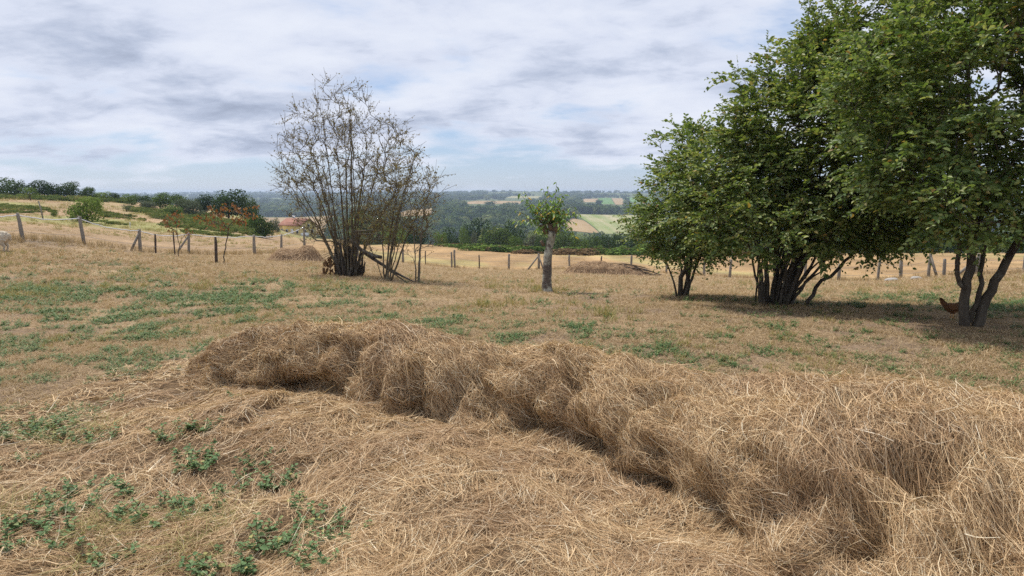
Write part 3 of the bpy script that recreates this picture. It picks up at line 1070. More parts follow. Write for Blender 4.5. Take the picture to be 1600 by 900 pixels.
CAV = [(1120, 840, 0.10, 0.08, 0.14), (1330, 760, 0.12, 0.05, 0.10), (1470, 690, 0.15, 0.05, 0.11), (1350, 830, 0.08, 0.12, 0.13), (1010, 690, 0.12, 0.05, 0.09), (760, 640, 0.07, 0.08, 0.08), (1160, 700, 0.14, 0.04, 0.07), (580, 620, 0.06, 0.10, 0.10), (445, 605, 0.20, 0.10, 0.24), (505, 612, 0.12, 0.08, 0.15), (630, 655, 0.15, 0.09, 0.20), (640, 610, 0.14, 0.07, 0.09), (805, 640, 0.07, 0.10, 0.16), (835, 670, 0.16, 0.07, 0.12), (905, 690, 0.16, 0.09, 0.20), (1010, 770, 0.10, 0.10, 0.18),
       (890, 600, 0.12, 0.05, 0.07), (1080, 780, 0.12, 0.12, 0.13), (1180, 800, 0.10, 0.14, 0.12), (1240, 770, 0.12, 0.14, 0.10), (1395, 690, 0.16, 0.06, 0.15), (1450, 735, 0.10, 0.08, 0.12), (1590, 760, 0.12, 0.10, 0.13), (1290, 860, 0.14, 0.12, 0.12), (1530, 830, 0.14, 0.10, 0.15),
       (350, 590, 0.10, 0.06, 0.08), (545, 580, 0.08, 0.10, 0.08), (720, 600, 0.08, 0.12, 0.07), (1040, 640, 0.14, 0.05, 0.07)]
HP, HN = hay_surface()


def hay_sample(u, v):
    fu = np.clip(u, 0, 1) * (NU - 1)
    fv = np.clip(v, 0, 1) * (NV - 1)
    i, j = np.minimum(fu.astype(int), NU - 2), np.minimum(fv.astype(int), NV - 2)
    a, b = (fu - i)[..., None], (fv - j)[..., None]
    res = []
    for G in (HP, HN):
        res.append(G[i, j] * (1 - a) * (1 - b) + G[i + 1, j] * a * (1 - b) + G[i, j + 1] * (1 - a) * b + G[i + 1, j + 1] * a * b)
    return res[0], nrm(res[1])


def straw_on_ridge(n, g):
    per = 16
    nc = int(n * 0.52 / per)
    def pick(m):
        u = g.random(m) ** 0.85 * 0.96 + 0.004
        v = np.where(g.random(m) < 0.22, g.uniform(0.12, 0.42, m), g.uniform(0.36, 0.93, m))
        return u, v
    cu, cv = pick(nc)
    cu2, cv2 = pick(n - nc * per)
    p0, _ = hay_sample(cu, cv)
    front = sstep(0.46, 0.62, cv)
    th = (vnoise(p0[:, 0] * 1.7, p0[:, 1] * 1.7, p0[:, 2] * 2) - 0.5) * 5.0 * (1.1 - 0.25 * front) + g.normal(0, 0.55, nc) + (1 - front) * g.choice([-1.2, 1.2, 0.2], nc)
    u = np.concatenate([np.repeat(cu, per) + g.normal(0, 0.030 / RIDGE_LEN, nc * per), cu2])
    v = np.concatenate([np.repeat(cv, per) + g.normal(0, 0.016, nc * per), cv2])
    T = np.concatenate([np.repeat(th, per) + g.normal(0, 0.42, nc * per), g.uniform(-3.14, 3.14, n - nc * per)])
    curl = np.concatenate([np.repeat(g.normal(0, 0.55, nc), per) + g.normal(0, 0.45, nc * per), g.normal(0, 0.8, n - nc * per)])
    deep = CM[np.clip((u * (NU - 1)).astype(int), 0, NU - 1), np.clip((v * (NV - 1)).astype(int), 0, NV - 1)]
    keep = g.random(n) > 0.9 * sstep(0.35, 0.75, deep)
    u, v, T, curl = u[keep], v[keep], T[keep], curl[keep]
    n = len(u)
    L = g.uniform(0.03, 0.19, n) * np.where(g.random(n) < 0.07, 1.7, 1.0)
    k = 4
    pts = np.zeros((n, k, 3))
    lift0 = g.uniform(-0.012, 0.026, n)
    rise = np.abs(g.normal(0, 0.013, n)) * np.where(g.random(n) < 0.12, 3.2, 1.0)
    vs = 1.0 / 1.75
    for i in range(k):
        p, nn = hay_sample(u, v)
        t = i / (k - 1)
        pts[:, i] = p + nn * (lift0 + rise * (4 * t * (1 - t) * 0.5 + t * t * 0.8))[:, None]
        if i == 2:
            N0 = nn
        ang = T + curl * (t - 0.5) * 0.6
        u = u + np.sin(ang) * L / (k - 1) / RIDGE_LEN
        v = v + np.cos(ang) * L / (k - 1) * vs
    # straws bridge the small dents instead of following every one
    line = pts[:, :1] + (pts[:, -1:] - pts[:, :1]) * np.linspace(0, 1, k)[None, :, None]
    pts = pts * 0.68 + line * 0.32
    pts[..., 2] = np.maximum(pts[..., 2], 0.015)
    N = nrm(N0 + g.normal(0, 0.45, (n, 3)))
    w = g.uniform(0.00036, 0.00070, n) * np.linalg.norm(pts[:, 0] - EYE, axis=1) * np.where(g.random(n) < 0.05, 2.2, 1.0)
    return pts, N, w


HAY_LEFT = [(-400, 680), (-60, 652), (60, 628), (140, 600), (205, 570), (270, 545), (320, 535)]
hl = np.array([at_z(a, b, 0.0)[:2] for a, b in HAY_LEFT])
swath = np.array([at_z(a, b, 0.0)[:2] for a, b in [(300, 690), (430, 672), (560, 720), (720, 790), (900, 900), (1050, 1040)]])
cr_a, cr_b = at_z(450, 643, 0.0)[:2], at_z(358, 697, 0.0)[:2]


def seg_dist(x, y, pts):
    best = np.full(np.shape(x), 1e9)
    for a, b in zip(pts[:-1], pts[1:]):
        d = b - a
        t = np.clip(((x - a[0]) * d[0] + (y - a[1]) * d[1]) / (d @ d), 0, 1)
        best = np.minimum(best, np.hypot(x - a[0] - t * d[0], y - a[1] - t * d[1]))
    return best


def mat_cover(x, y):
    """how thickly loose hay lies on the ground, 0..1"""
    lim = np.interp(x, hl[:, 0], hl[:, 1])
    c = sstep(0.35, -0.55, y - lim)
    tl = np.interp(x, TOE[:, 0], TOE[:, 1], left=99, right=-9)
    c = np.where((x > TOE[0, 0]) & (y > tl + 0.3), 0, c)
    return c


def apron(x, y):
    c = mat_cover(x, y)
    thick = 0.55 + 0.45 * sstep(-2.3, -0.9, x + 0.25 * (y - 3))
    sw = np.exp(-(seg_dist(x, y, swath) / 0.55) ** 2) * 0.075
    h = c * (0.02 + thick * 0.03 + sw + (fbm(x * 2.6, y * 2.6, 7, 4) - 0.5) * 0.13 * thick + (fbm(x * 9, y * 9, 3, 3) - 0.5) * 0.06)
    d = cr_b - cr_a
    L = np.linalg.norm(d)
    d = d / L
    al = (x - cr_a[0]) * d[0] + (y - cr_a[1]) * d[1]
    pr = (x - cr_a[0]) * -d[1] + (y - cr_a[1]) * d[0]
    wob = 0.02 * np.sin(al * 19) + 0.02 * np.sin(al * 7 + 1)
    env = sstep(-0.10, 0.05, al) * sstep(L + 0.12, L - 0.12, al)
    h = h + env * 0.06 * (sstep(0.035, -0.01, pr + wob) * np.exp(-np.maximum(-(pr + wob), 0) / 0.30) - 0.35 * np.exp(-((pr + wob - 0.06) / 0.05) ** 2))
    return np.maximum(h, 0.0) + 0.006


def build_apron_base():
    gx = np.linspace(-4.6, 3.2, 250)
    gy = np.linspace(1.3, 6.6, 190)
    X, Y = np.meshgrid(gx, gy)
    X = X * (0.35 + 0.65 * (Y / 6.6))
    Z = apron(X, Y) + tz(X, Y) - 0.012 - 0.05 * (mat_cover(X, Y) < 0.02)
    V = np.stack([X, Y, Z], -1).reshape(-1, 3)
    i = np.arange(X.size).reshape(X.shape)
    Q = np.stack([i[:-1, :-1], i[:-1, 1:], i[1:, 1:], i[1:, :-1]], -1).reshape(-1, 4)
    keep = mat_cover(V[Q, 0].mean(1), V[Q, 1].mean(1)) > 0.01
    return new_mesh('hay_mat', V, Q[keep], True)


def straw_on_ground(n, g, k=4):
    pts_xy = []
    tot = 0
    while tot < n:
        m = n * 3
        y = 1.7 + (6.4 - 1.7) * g.random(m) ** 1.35
        x = g.uniform(-0.86, 0.86, m) * y
        tl = np.interp(x, TOE[:, 0], TOE[:, 1], left=99, right=-9)
        c = mat_cover(x, y)
        thin = 0.34 + 0.66 * sstep(-2.4, -0.8, x + 0.25 * (y - 3))
        thin = thin * (0.25 + 1.2 * sstep(0.3, 0.62, fbm(x * 1.6, y * 1.6, 2, 3)))
        ok = (g.random(m) < c * thin) & (y < tl + 0.12)
        pts_xy.append(np.stack([x, y], -1)[ok])
        tot += ok.sum()
    q = np.concatenate(pts_xy)[:n]
    # locks share a direction
    cell = np.floor(q / 0.11)
    h1 = hash3(cell[:, 0], cell[:, 1], np.zeros(n))
    sw = (vnoise(q[:, 0] * 0.8 + 5, q[:, 1] * 0.8, 1) - 0.5) * 4.2 + 0.35
    th = np.where(g.random(n) < 0.55, sw + (h1 - 0.5) * 2.6 + g.normal(0, 0.40, n), g.uniform(0, 6.28, n))
    curl = g.normal(0, 0.7, n)
    L = g.uniform(0.05, 0.23, n)
    s = np.linspace(-0.5, 0.5, k)
    x = q[:, :1] + np.cumsum(np.concatenate([np.zeros((n, 1)), np.cos(th[:, None] + curl[:, None] * s[None, 1:])], 1), 1) * (L / (k - 1))[:, None]
    y = q[:, 1:] + np.cumsum(np.concatenate([np.zeros((n, 1)), np.sin(th[:, None] + curl[:, None] * s[None, 1:])], 1), 1) * (L / (k - 1))[:, None]
    z = apron(x, y) + tz(x, y)
    lift = g.uniform(-0.004, 0.02, n)
    up = np.abs(g.normal(0, 0.012, n)) * np.where(g.random(n) < 0.10, 3.0, 1.0)
    t = np.linspace(0, 1, k)[None]
    z = z + lift[:, None] + up[:, None] * (t * t + 0.6 * t * (1 - t))
    zl = z[:, :1] + (z[:, -1:] - z[:, :1]) * t
    z = np.maximum(0.6 * z + 0.4 * zl, z - 0.01)
    N = nrm(np.array([0, 0, 1.0]) + g.normal(0, 0.45, (n, 3)))
    w = g.uniform(0.00038, 0.00074, n) * (1.0 + q[:, 1]) * np.where(g.random(n) < 0.05, 2.2, 1.0)
    return np.stack([x, y, z], -1), N, w


def build_hay():
    g = np.random.default_rng(11)
    root = thing('hay_windrow', 'long heaped ridge of dry brown hay running across the foreground', 'hay ridge', (CRE[NU // 2, 0], CRE[NU // 2, 1], 0))
    off = np.array(root.location)
    i = np.arange(NU * NV).reshape(NU, NV)[::2, ::2]
    Q = np.stack([i[:-1, :-1], i[1:, :-1], i[1:, 1:], i[:-1, 1:]], -1)
    used, inv = np.unique(Q, return_inverse=True)
    V = (HP - HN * 0.012).reshape(-1, 3)[used] - off
    link('packed_hay', new_mesh('packed_hay', V, inv.reshape(-1, 4), True), M['core'], root)
    pts, N, w = straw_on_ridge(146000, g)
    link('straw', ribbons('straw', pts - off, N, w), M['straw'], root, kind='stuff')
    root2 = link('loose_hay', None, None, None, 'mat of loose cut hay spread on the ground before the ridge', 'hay', None, 'stuff')
    o = link('hay_mat', build_apron_base(), M['core'], root2, kind='stuff')
    pts, N, w = straw_on_ground(96000, g)
    link('straw', ribbons('straw', pts, N, w), M['straw'], root2, kind='stuff')


build_hay()


# ------------------------------------------------------------------ small hay heaps by the fence
def hay_heap(px, py, halfw, halfd, h, label, seed, sticks=0, lobes=None, skew=0.0):
    g = np.random.default_rng(seed)
    c = hit(px, py)
    root = thing('hay_heap', label, 'hay heap', c, 'small hay heaps near the fence')
    lobes = lobes or [(0, 0, 1, 1)]

    def hf(x, y):
        z = 0
        for lx, ly, lw, lh in lobes:
            z = np.maximum(z, lh * np.sqrt(np.clip(1 - ((x / halfw - lx) / lw) ** 2 - ((y / halfd - ly)) ** 2, 0, 1)) ** 0.9)
        return z * h * (0.75 + 0.5 * fbm(x * 2.2 + seed, y * 2.2, 1, 3)) + tz(x + c[0], y + c[1]) - c[2] - 0.02
    gx, gy = np.linspace(-1.15 * halfw, 1.15 * halfw, 60), np.linspace(-1.15 * halfd, 1.15 * halfd, 30)
    X, Y = np.meshgrid(gx, gy)
    V = np.stack([X, Y, hf(X, Y)], -1).reshape(-1, 3)
    i = np.arange(X.size).reshape(X.shape)
    Q = np.stack([i[:-1, :-1], i[:-1, 1:], i[1:, 1:], i[1:, :-1]], -1).reshape(-1, 4)
    link('packed_hay', new_mesh('packed_hay', V, Q, True), M['core'], root)
    n = 11000
    x, y = g.uniform(-1.1, 1.1, n) * halfw, g.uniform(-1.1, 1.1, n) * halfd
    th = g.uniform(0, 6.28, n)
    L = g.uniform(0.15, 0.42, n)
    s = np.linspace(-0.5, 0.5, 3)
    xs, ys = x[:, None] + np.cos(th)[:, None] * L[:, None] * s, y[:, None] + np.sin(th)[:, None] * L[:, None] * s
    zs = hf(xs, ys) + g.uniform(0.01, 0.05, n)[:, None] + g.normal(0, 0.02, n)[:, None] * np.array([-1, 0, 1])
    link('straw', ribbons('straw', np.stack([xs, ys, zs], -1), nrm(np.array([0, -0.5, 1.0]) + g.normal(0, 0.4, (n, 3))), g.uniform(0.008, 0.018, n)), M['straw_heap'], root, kind='stuff')
    if sticks:
        s_ = Soup()
        for k in range(sticks):
            x0 = g.uniform(0.0, 1.0) * halfw
            y0 = g.uniform(-0.7, 0.3) * halfd
            a = g.normal(-0.25, 0.4)
            LL = g.uniform(0.5, 1.3)
            p = np.array([[x0, y0, float(hf(x0, y0)) + 0.05], [x0 + math.cos(a) * LL, y0 + math.sin(a) * LL * 0.4, float(hf(x0 + LL * 0.7, y0)) + g.uniform(0.03, 0.14)]])
            p = np.array([p[0], p.mean(0) + [0, 0, 0.04], p[1]])
            s_.tube(p, [0.016, 0.012, 0.006], 4)
        link('stick', s_.mesh('stick'), M['post_dark'], root)


M['straw_heap'] = mat_island('heap_straw', [(0.0, (0.24, 0.15, 0.088)), (0.5, (0.42, 0.28, 0.165)), (1.0, (0.58, 0.42, 0.26))], 0.8, 0.1, 0.1)
hay_heap(462, 408, 0.98, 0.6, 0.50, 'low brown hay heap by the fence, left of the bare shrub', 21, 0, [(-0.25, 0, 0.7, 0.85), (0.45, 0.1, 0.5, 1.0), (0.0, 0, 1.0, 0.4)])
hay_heap(945, 429, 1.75, 0.75, 0.52, 'long low hay heap by the fence, right of the pollarded tree', 22, 26, [(-0.3, 0, 0.68, 1.0), (0.25, 0.0, 0.7, 0.85), (0.6, 0, 0.4, 0.5)])


# ------------------------------------------------------------------ weeds
def weed_arrays(g, shoots, radius, lean=0.6, leaf=(0.018, 0.032), length=(0.07, 0.16), nodes=7):
    st = Soup()
    V, F, n0 = [], [], 0
    for s in range(shoots):
        a = g.uniform(0, 6.28)
        r = radius * math.sqrt(g.random())
        b = np.array([r * math.cos(a), r * math.sin(a), 0.0])
        L = g.uniform(*length)
        d = nrm(np.array([math.cos(a + g.normal(0, 0.8)) * lean, math.sin(a + g.normal(0, 0.8)) * lean, 0.6]))
        t = np.linspace(0, 1, 4)[:, None]
        P = b + d * L * t + np.array([0, 0, 0.25 * L]) * t * t
        st.tube(P, [0.0026, 0.0022, 0.0018, 0.0012], 3, False)
        tt = np.linspace(0.15, 1.0, nodes)
        Pn = b + d * L * tt[:, None] + np.array([0, 0, 0.25 * L]) * (tt ** 2)[:, None]
        A = g.uniform(0, 6.28) + np.arange(nodes) * 1.571
        for sgn in (0, math.pi):
            ld = np.stack([np.cos(A + sgn), np.sin(A + sgn), np.full(nodes, 0.18)], -1) + g.normal(0, 0.15, (nodes, 3))
            ln = np.array([0, 0, 1.0]) + g.normal(0, 0.25, (nodes, 3))
            ll = g.uniform(*leaf, nodes) * (1.1 - 0.45 * tt)
            v, f = leaf_arrays(Pn, ld, ln, ll, ll * 0.85, True, 0.12, 0.2)
            V.append(v)
            F.append(f + n0)
            n0 += len(v)
    return st, np.concatenate(V), np.concatenate(F)


def weeds():
    g = np.random.default_rng(31)
    spots = [(290, 728, 7, 0.15, 'bushy green weed clump growing through the hay below the hay crease'),
             (122, 788, 9, 0.16, 'large leafy green weed clump in the hay near the left edge'),
             (405, 728, 4, 0.05, 'upright green weed shoot on the hay right of the crease'),
             (428, 760, 4, 0.06, 'leafy green weed at the foot of the upright shoot in the hay'),
             (262, 682, 4, 0.11, 'flat green weed patch left of the hay crease'),
             (318, 672, 3, 0.05, 'small upright green weed just beside the end of the hay crease'),
             (238, 810, 7, 0.14, 'spreading green weed clump in the lower left hay, left of its twin'),
             (318, 800, 6, 0.13, 'spreading green weed clump in the lower left hay, right of its twin'),
             (365, 762, 4, 0.11, 'thin greyish green weed patch in the hay above the lower clumps'),
             (422, 850, 4, 0.08, 'round green weed clump in the hay near the bottom edge'),
             (457, 845, 3, 0.05, 'small green weed just right of the round bottom clump'),
             (512, 880, 5, 0.09, 'green weed clump at the bottom edge, rightmost of the large ones'),
             (538, 846, 3, 0.05, 'small green weed at the right end of the weedy patch'),
             (508, 822, 2, 0.04, 'tiny round green weed above the rightmost bottom clumps'),
             (350, 886, 5, 0.09, 'green weed clump cut by the bottom edge of the picture'),
             (415, 888, 4, 0.07, 'small green weed at the bottom edge beside the weed clump it cuts'),
             (112, 852, 4, 0.06, 'small green weed below the large leafy clump at left'),
             (55, 822, 4, 0.06, 'small upright green weed at the lower left edge'),
             (35, 845, 4, 0.10, 'low green weed trailing at the lower left corner'),
             (210, 772, 2, 0.04, 'tiny green weed alone on bare hay at left'),
             (175, 878, 3, 0.05, 'tiny green weed low on the hay near the bottom left'),
             (480, 797, 2, 0.04, 'tiny green weed alone on the hay swath'),
             (155, 690, 4, 0.09, 'small green weed patch at left above the large clump'),
             (85, 680, 8, 0.16, 'wide green weed patch at the left edge of the loose hay'),
             (30, 680, 7, 0.16, 'wide green weed patch touching the left edge of the picture'),
             (375, 625, 2, 0.03, 'green sprig at the foot of the hay ridge near its left hollow'),
             (985, 752, 1, 0.015, 'single green sprig poking out of the steep hay face')]
    for px, py, sh, rad, lab in spots:
        p = at_z(px, py, 0.05)
        z = float(apron(p[0], p[1]) + tz(p[0], p[1])) - 0.015
        p = at_z(px, py, z)
        if 'steep hay face' in lab:
            d = ray(px, py)
            q = HP - EYE
            tt = (q @ d) / (d @ d)
            dist = np.linalg.norm(q - tt[..., None] * d, axis=-1) + (np.arange(NV)[None] < 46) * 9
            k = np.unravel_index(np.argmin(dist), dist.shape)
            p = HP[k] + HN[k] * 0.0
            z = p[2] - 0.02
        root = thing('weed_plant', lab, 'weed', (p[0], p[1], z), 'green weeds growing through the foreground hay')
        st, V, F = weed_arrays(g, max(sh * 3, 1) if sh > 1 else 1, rad, 1.0, (0.022, 0.038), (0.05, 0.11), 6)
        link('stem', st.mesh('stem'), M['weed_stem'], root, kind='stuff')
        link('leaves', new_mesh('leaves', V, F), M['weed'], root, kind='stuff')
    # ground cover further off: flat leafy patches
    tm = []
    for k in range(5):
        st, V, F = weed_arrays(g, 7, 0.10, 0.9, (0.022, 0.042), (0.05, 0.12), 5)
        me = new_mesh('weed_patch', V, F)
        tm.append((me, M['weed']))
    n = 75000
    Y = np.exp(g.uniform(math.log(3.0), math.log(30), n))
    X = g.uniform(-0.95, 0.95, n) * Y
    d = weed_density(X, Y)
    d = np.where((X > TOE[0, 0]) & (Y < np.interp(X, CRE[:, 0], CRE[:, 1]) + 0.5) & (Y > 1), 0, d)
    ok = (g.random(n) < d * 0.55 * np.clip(Y / 9, 0.25, 1.0)) & (beyond_fence(X, Y) < -0.3)
    # a thin sprinkling everywhere on the paddock
    ok |= (g.random(n) < 0.02) & (Y > 5.5) & (beyond_fence(X, Y) < -0.3) & (Y > np.interp(X, CRE[:, 0], CRE[:, 1]) + 0.5)
    X, Y = X[ok], Y[ok]
    P = np.stack([X, Y, tz(X, Y) + apron(X, Y) * (mat_cover(X, Y) > 0) - 0.005], -1)
    scatter('weed_ground_cover', P, g.uniform(0, 6.28, len(P)), g.uniform(0.28, 0.75, len(P)) * np.clip(Y / 8, 0.8, 1.6), g.integers(0, 5, len(P)), tm, 'stuff', 'low green weeds growing in patches over the dry paddock', 'ground cover')


weeds()


def grass():
    g = np.random.default_rng(41)

    def tuft(nb, rad, hgt, lean, w):
        a = g.uniform(0, 6.28, nb)
        r = rad * np.sqrt(g.random(nb))
        b = np.stack([r * np.cos(a), r * np.sin(a), np.zeros(nb)], -1)
        d = g.uniform(0, 6.28, nb)
        h = g.uniform(0.4, 1.0, nb) * hgt
        l = g.uniform(0.3, 1.0, nb) * lean
        t = np.array([0, 0.55, 1.0])
        P = b[:, None] + np.stack([np.cos(d), np.sin(d), np.zeros(nb)], -1)[:, None] * (l[:, None] * t ** 1.5)[..., None] + np.array([0, 0, 1.0]) * (h[:, None] * (t - 0.25 * t * t))[..., None]
        N = np.stack([-np.cos(d), -np.sin(d), np.full(nb, 0.8)], -1)
        return ribbons('tuft', P, nrm(N + g.normal(0, 0.3, (nb, 3))), np.full(nb, w))
    T = [(tuft(26, 0.17, 0.035, 0.10, 0.006), M['dry_blade']) for _ in range(4)] + [(tuft(22, 0.12, 0.07, 0.08, 0.006), M['dry_blade']) for _ in range(3)] + \
        [(tuft(26, 0.08, 0.13, 0.08, 0.006), M['green_blade']) for _ in range(3)] + [(tuft(22, 0.10, 0.34, 0.16, 0.010), M['dry_blade']) for _ in range(3)]
    n = 80000
    Y = np.exp(g.uniform(math.log(4.2), math.log(42), n))
    X = g.uniform(-0.92, 0.92, n) * Y
    bf = beyond_fence(X, Y)
    behind = (X < TOE[0, 0]) | (Y > np.interp(X, CRE[:, 0], CRE[:, 1]) + 0.35)
    nn = fbm(X * 0.8 + 60, Y * 0.8, 2, 4)
    ok = behind & (mat_cover(X, Y) < 0.4) & (bf < 4) & (g.random(n) < 0.35 + 0.9 * sstep(0.4, 0.6, nn))
    X, Y, bf, nn = X[ok], Y[ok], bf[ok], nn[ok]
    kind = np.where(g.random(len(X)) < 0.72, g.integers(0, 4, len(X)), g.integers(4, 7, len(X)))
    gz = fbm(X * 0.45 + 7, Y * 0.45, 9, 3)
    kind = np.where((g.random(len(X)) < 0.05 * sstep(0.5, 0.62, gz)) & (Y < 22), g.integers(7, 10, len(X)), kind)
    edge = np.exp(-(bf / 0.8) ** 2)
    kind = np.where(g.random(len(X)) < edge * 0.8, g.integers(10, 13, len(X)), kind)
    sc = g.uniform(0.7, 1.25, len(X)) * np.clip(Y / 12, 0.75, 1.8)
    sc = np.where(kind >= 10, g.uniform(0.6, 1.1, len(X)), sc)
    # extra tufts seen singly: yellowing clumps at the left and lower left, and along the fence foot
    ex = []
    for px, py, m, sx, sy in ((60, 455, 26, 60, 10), (20, 462, 14, 30, 6), (170, 835, 0, 0, 0), (770, 480, 12, 60, 6), (940, 490, 18, 70, 10), (300, 452, 8, 40, 5), (500, 455, 10, 60, 8), (860, 452, 8, 60, 8)):
        for _ in range(m):
            ex.append(hit(px + g.normal(0, sx / 2), py + g.normal(0, sy / 2)))
    P = np.stack([X, Y, tz(X, Y) - 0.004], -1)
    ex = np.array(ex)
    P = np.concatenate([P, ex])
    kind = np.concatenate([kind, g.integers(7, 10, len(ex))])
    sc = np.concatenate([sc, g.uniform(0.9, 1.5, len(ex))])
    scatter('dry_grass', P, g.uniform(0, 6.28, len(P)), sc, kind, T, 'stuff', 'short dry yellow grass covering the mown paddock', 'grass')
    # rough grass beyond the fences
    n = 9000
    Y = np.exp(g.uniform(math.log(24), math.log(125), n))
    X = g.uniform(-0.80, 0.80, n) * Y
    bf = beyond_fence(X, Y)
    lf = (np.arctan2(X, Y) < -0.3)
    nn = fbm(X * 0.12 + 20, Y * 0.12, 4, 4)
    ok = (bf > 0.8) & (g.random(n) < np.where(lf, 0.3 + 0.7 * sstep(0.42, 0.58, nn), 0.25 * sstep(0.5, 0.6, nn)))
    X, Y, nn, lf = X[ok], Y[ok], nn[ok], lf[ok]
    kind = np.where(lf & (g.random(len(X)) < sstep(0.5, 0.6, nn) * 0.5), g.integers(7, 10, len(X)), g.integers(4, 7, len(X)))
    T3 = [(t[0].copy(), None) for t in T]
    S3 = g.uniform(0.8, 1.6, len(X)) * np.clip(Y / 26, 1, 4)
    scatter('rough_grass', np.stack([X, Y, tz(X, Y) - 0.01], -1), g.uniform(0, 6.28, len(X)), np.stack([S3 * 1.3, S3 * 1.3, S3 * 0.8], -1), kind, T3, 'stuff', 'rough dry grass on the slope beyond the fences', 'grass')
    # yellow-green grass tussocks in the lower left hay
    T2 = [(tuft(60, 0.10, 0.09, 0.24, 0.003), M['green_blade']) for _ in range(3)]
    P2, s2 = [], []
    for px, py, m, sx, sy in ((175, 838, 6, 40, 20), (150, 870, 3, 30, 16), (330, 832, 4, 50, 14), (20, 800, 3, 30, 20), (290, 872, 4, 40, 14), (110, 690, 3, 60, 12)):
        for _ in range(m):
            p = at_z(px + g.normal(0, sx * 0.5), py + g.normal(0, sy * 0.5), 0.03)
            p[2] = float(apron(p[0], p[1])) - 0.01
            P2.append(p)
            s2.append(g.uniform(0.6, 1.2))
    scatter('yellowing_grass', np.array(P2), g.uniform(0, 6.28, len(P2)), np.array(s2), g.integers(0, 3, len(P2)), T2, 'stuff', 'yellow green grass tussocks poking through the lower left hay', 'grass')


grass()


# ------------------------------------------------------------------ near trees
def put_tree(name, label, cat, base, wood, leafmesh, bark, leafmat, group=None, extra=None):
    root = thing(name, label, cat, base, group)
    link('trunk', wood, bark, root)
    if leafmesh is not None:
        link('crown', leafmesh, leafmat, root)
    return root


def thicket(base, blobs, nstems, ntips, nspray, g, stem_h=0.55, spread=0.16, leafkw=None, stem_list=None, tip_r=0.0034, maxr=0.075, shell=0.35, weight=None, thin=0.011, stem_r=None, auto_r=(0.034, 0.012)):
    tips = in_blobs(blobs, ntips, g, shell)
    lead = in_blobs([(c, tuple(q * 1.22 for q in r)) for c, r in blobs], ntips // 6, g, 1.0)     # leaders that stand out of the crown
    tips = np.concatenate([tips, lead[lead[:, 2] > 1.0]])
    cen = np.mean([b[0] for b in blobs], axis=0)
    stems = list(stem_list or [])
    far = in_blobs(blobs, nstems * 6, g, 0.0)
    far = far[far[:, 2] > 0.9][:nstems] if nstems else []
    for t in far:
        a = math.atan2(t[1], t[0]) + g.normal(0, 0.5)
        r0 = spread * math.sqrt(g.random())
        b = np.array([r0 * math.cos(a), r0 * math.sin(a), -0.05])
        e = t * np.array([stem_h, stem_h, 0.66])
        m = b + (e - b) * 0.42 + np.array([0, 0, 0.05 * e[2]])
        stems.append([b, m, e])
    sr = list(stem_r or []) + [None] * (len(stem_list or []) - len(stem_r or [])) + [(auto_r[0] * g.uniform(0.6, 1.2), auto_r[1]) for _ in far]
    ch, PA, DA, rad = grow(stems, tips, g, tip_r=tip_r, maxr=maxr, stem_r=sr, wobble=0.011)
    kw = dict(leaves=10)
    kw.update(leafkw or {})
    V, F, tw, U = sprays(PA, DA, rad, g, nspray, thin, cen, weight=weight, **kw)
    s = Soup()
    for P, r in ch:
        mr = r.max()
        s.tube(P, r, 9 if mr > 0.05 else 6 if mr > 0.018 else 4 if mr > 0.008 else 3)
    tv, tq = strip_arrays(tw, U, 0.003)
    s.add(tv, tq)
    return s.mesh('trunk', True), new_mesh('crown', V, F)


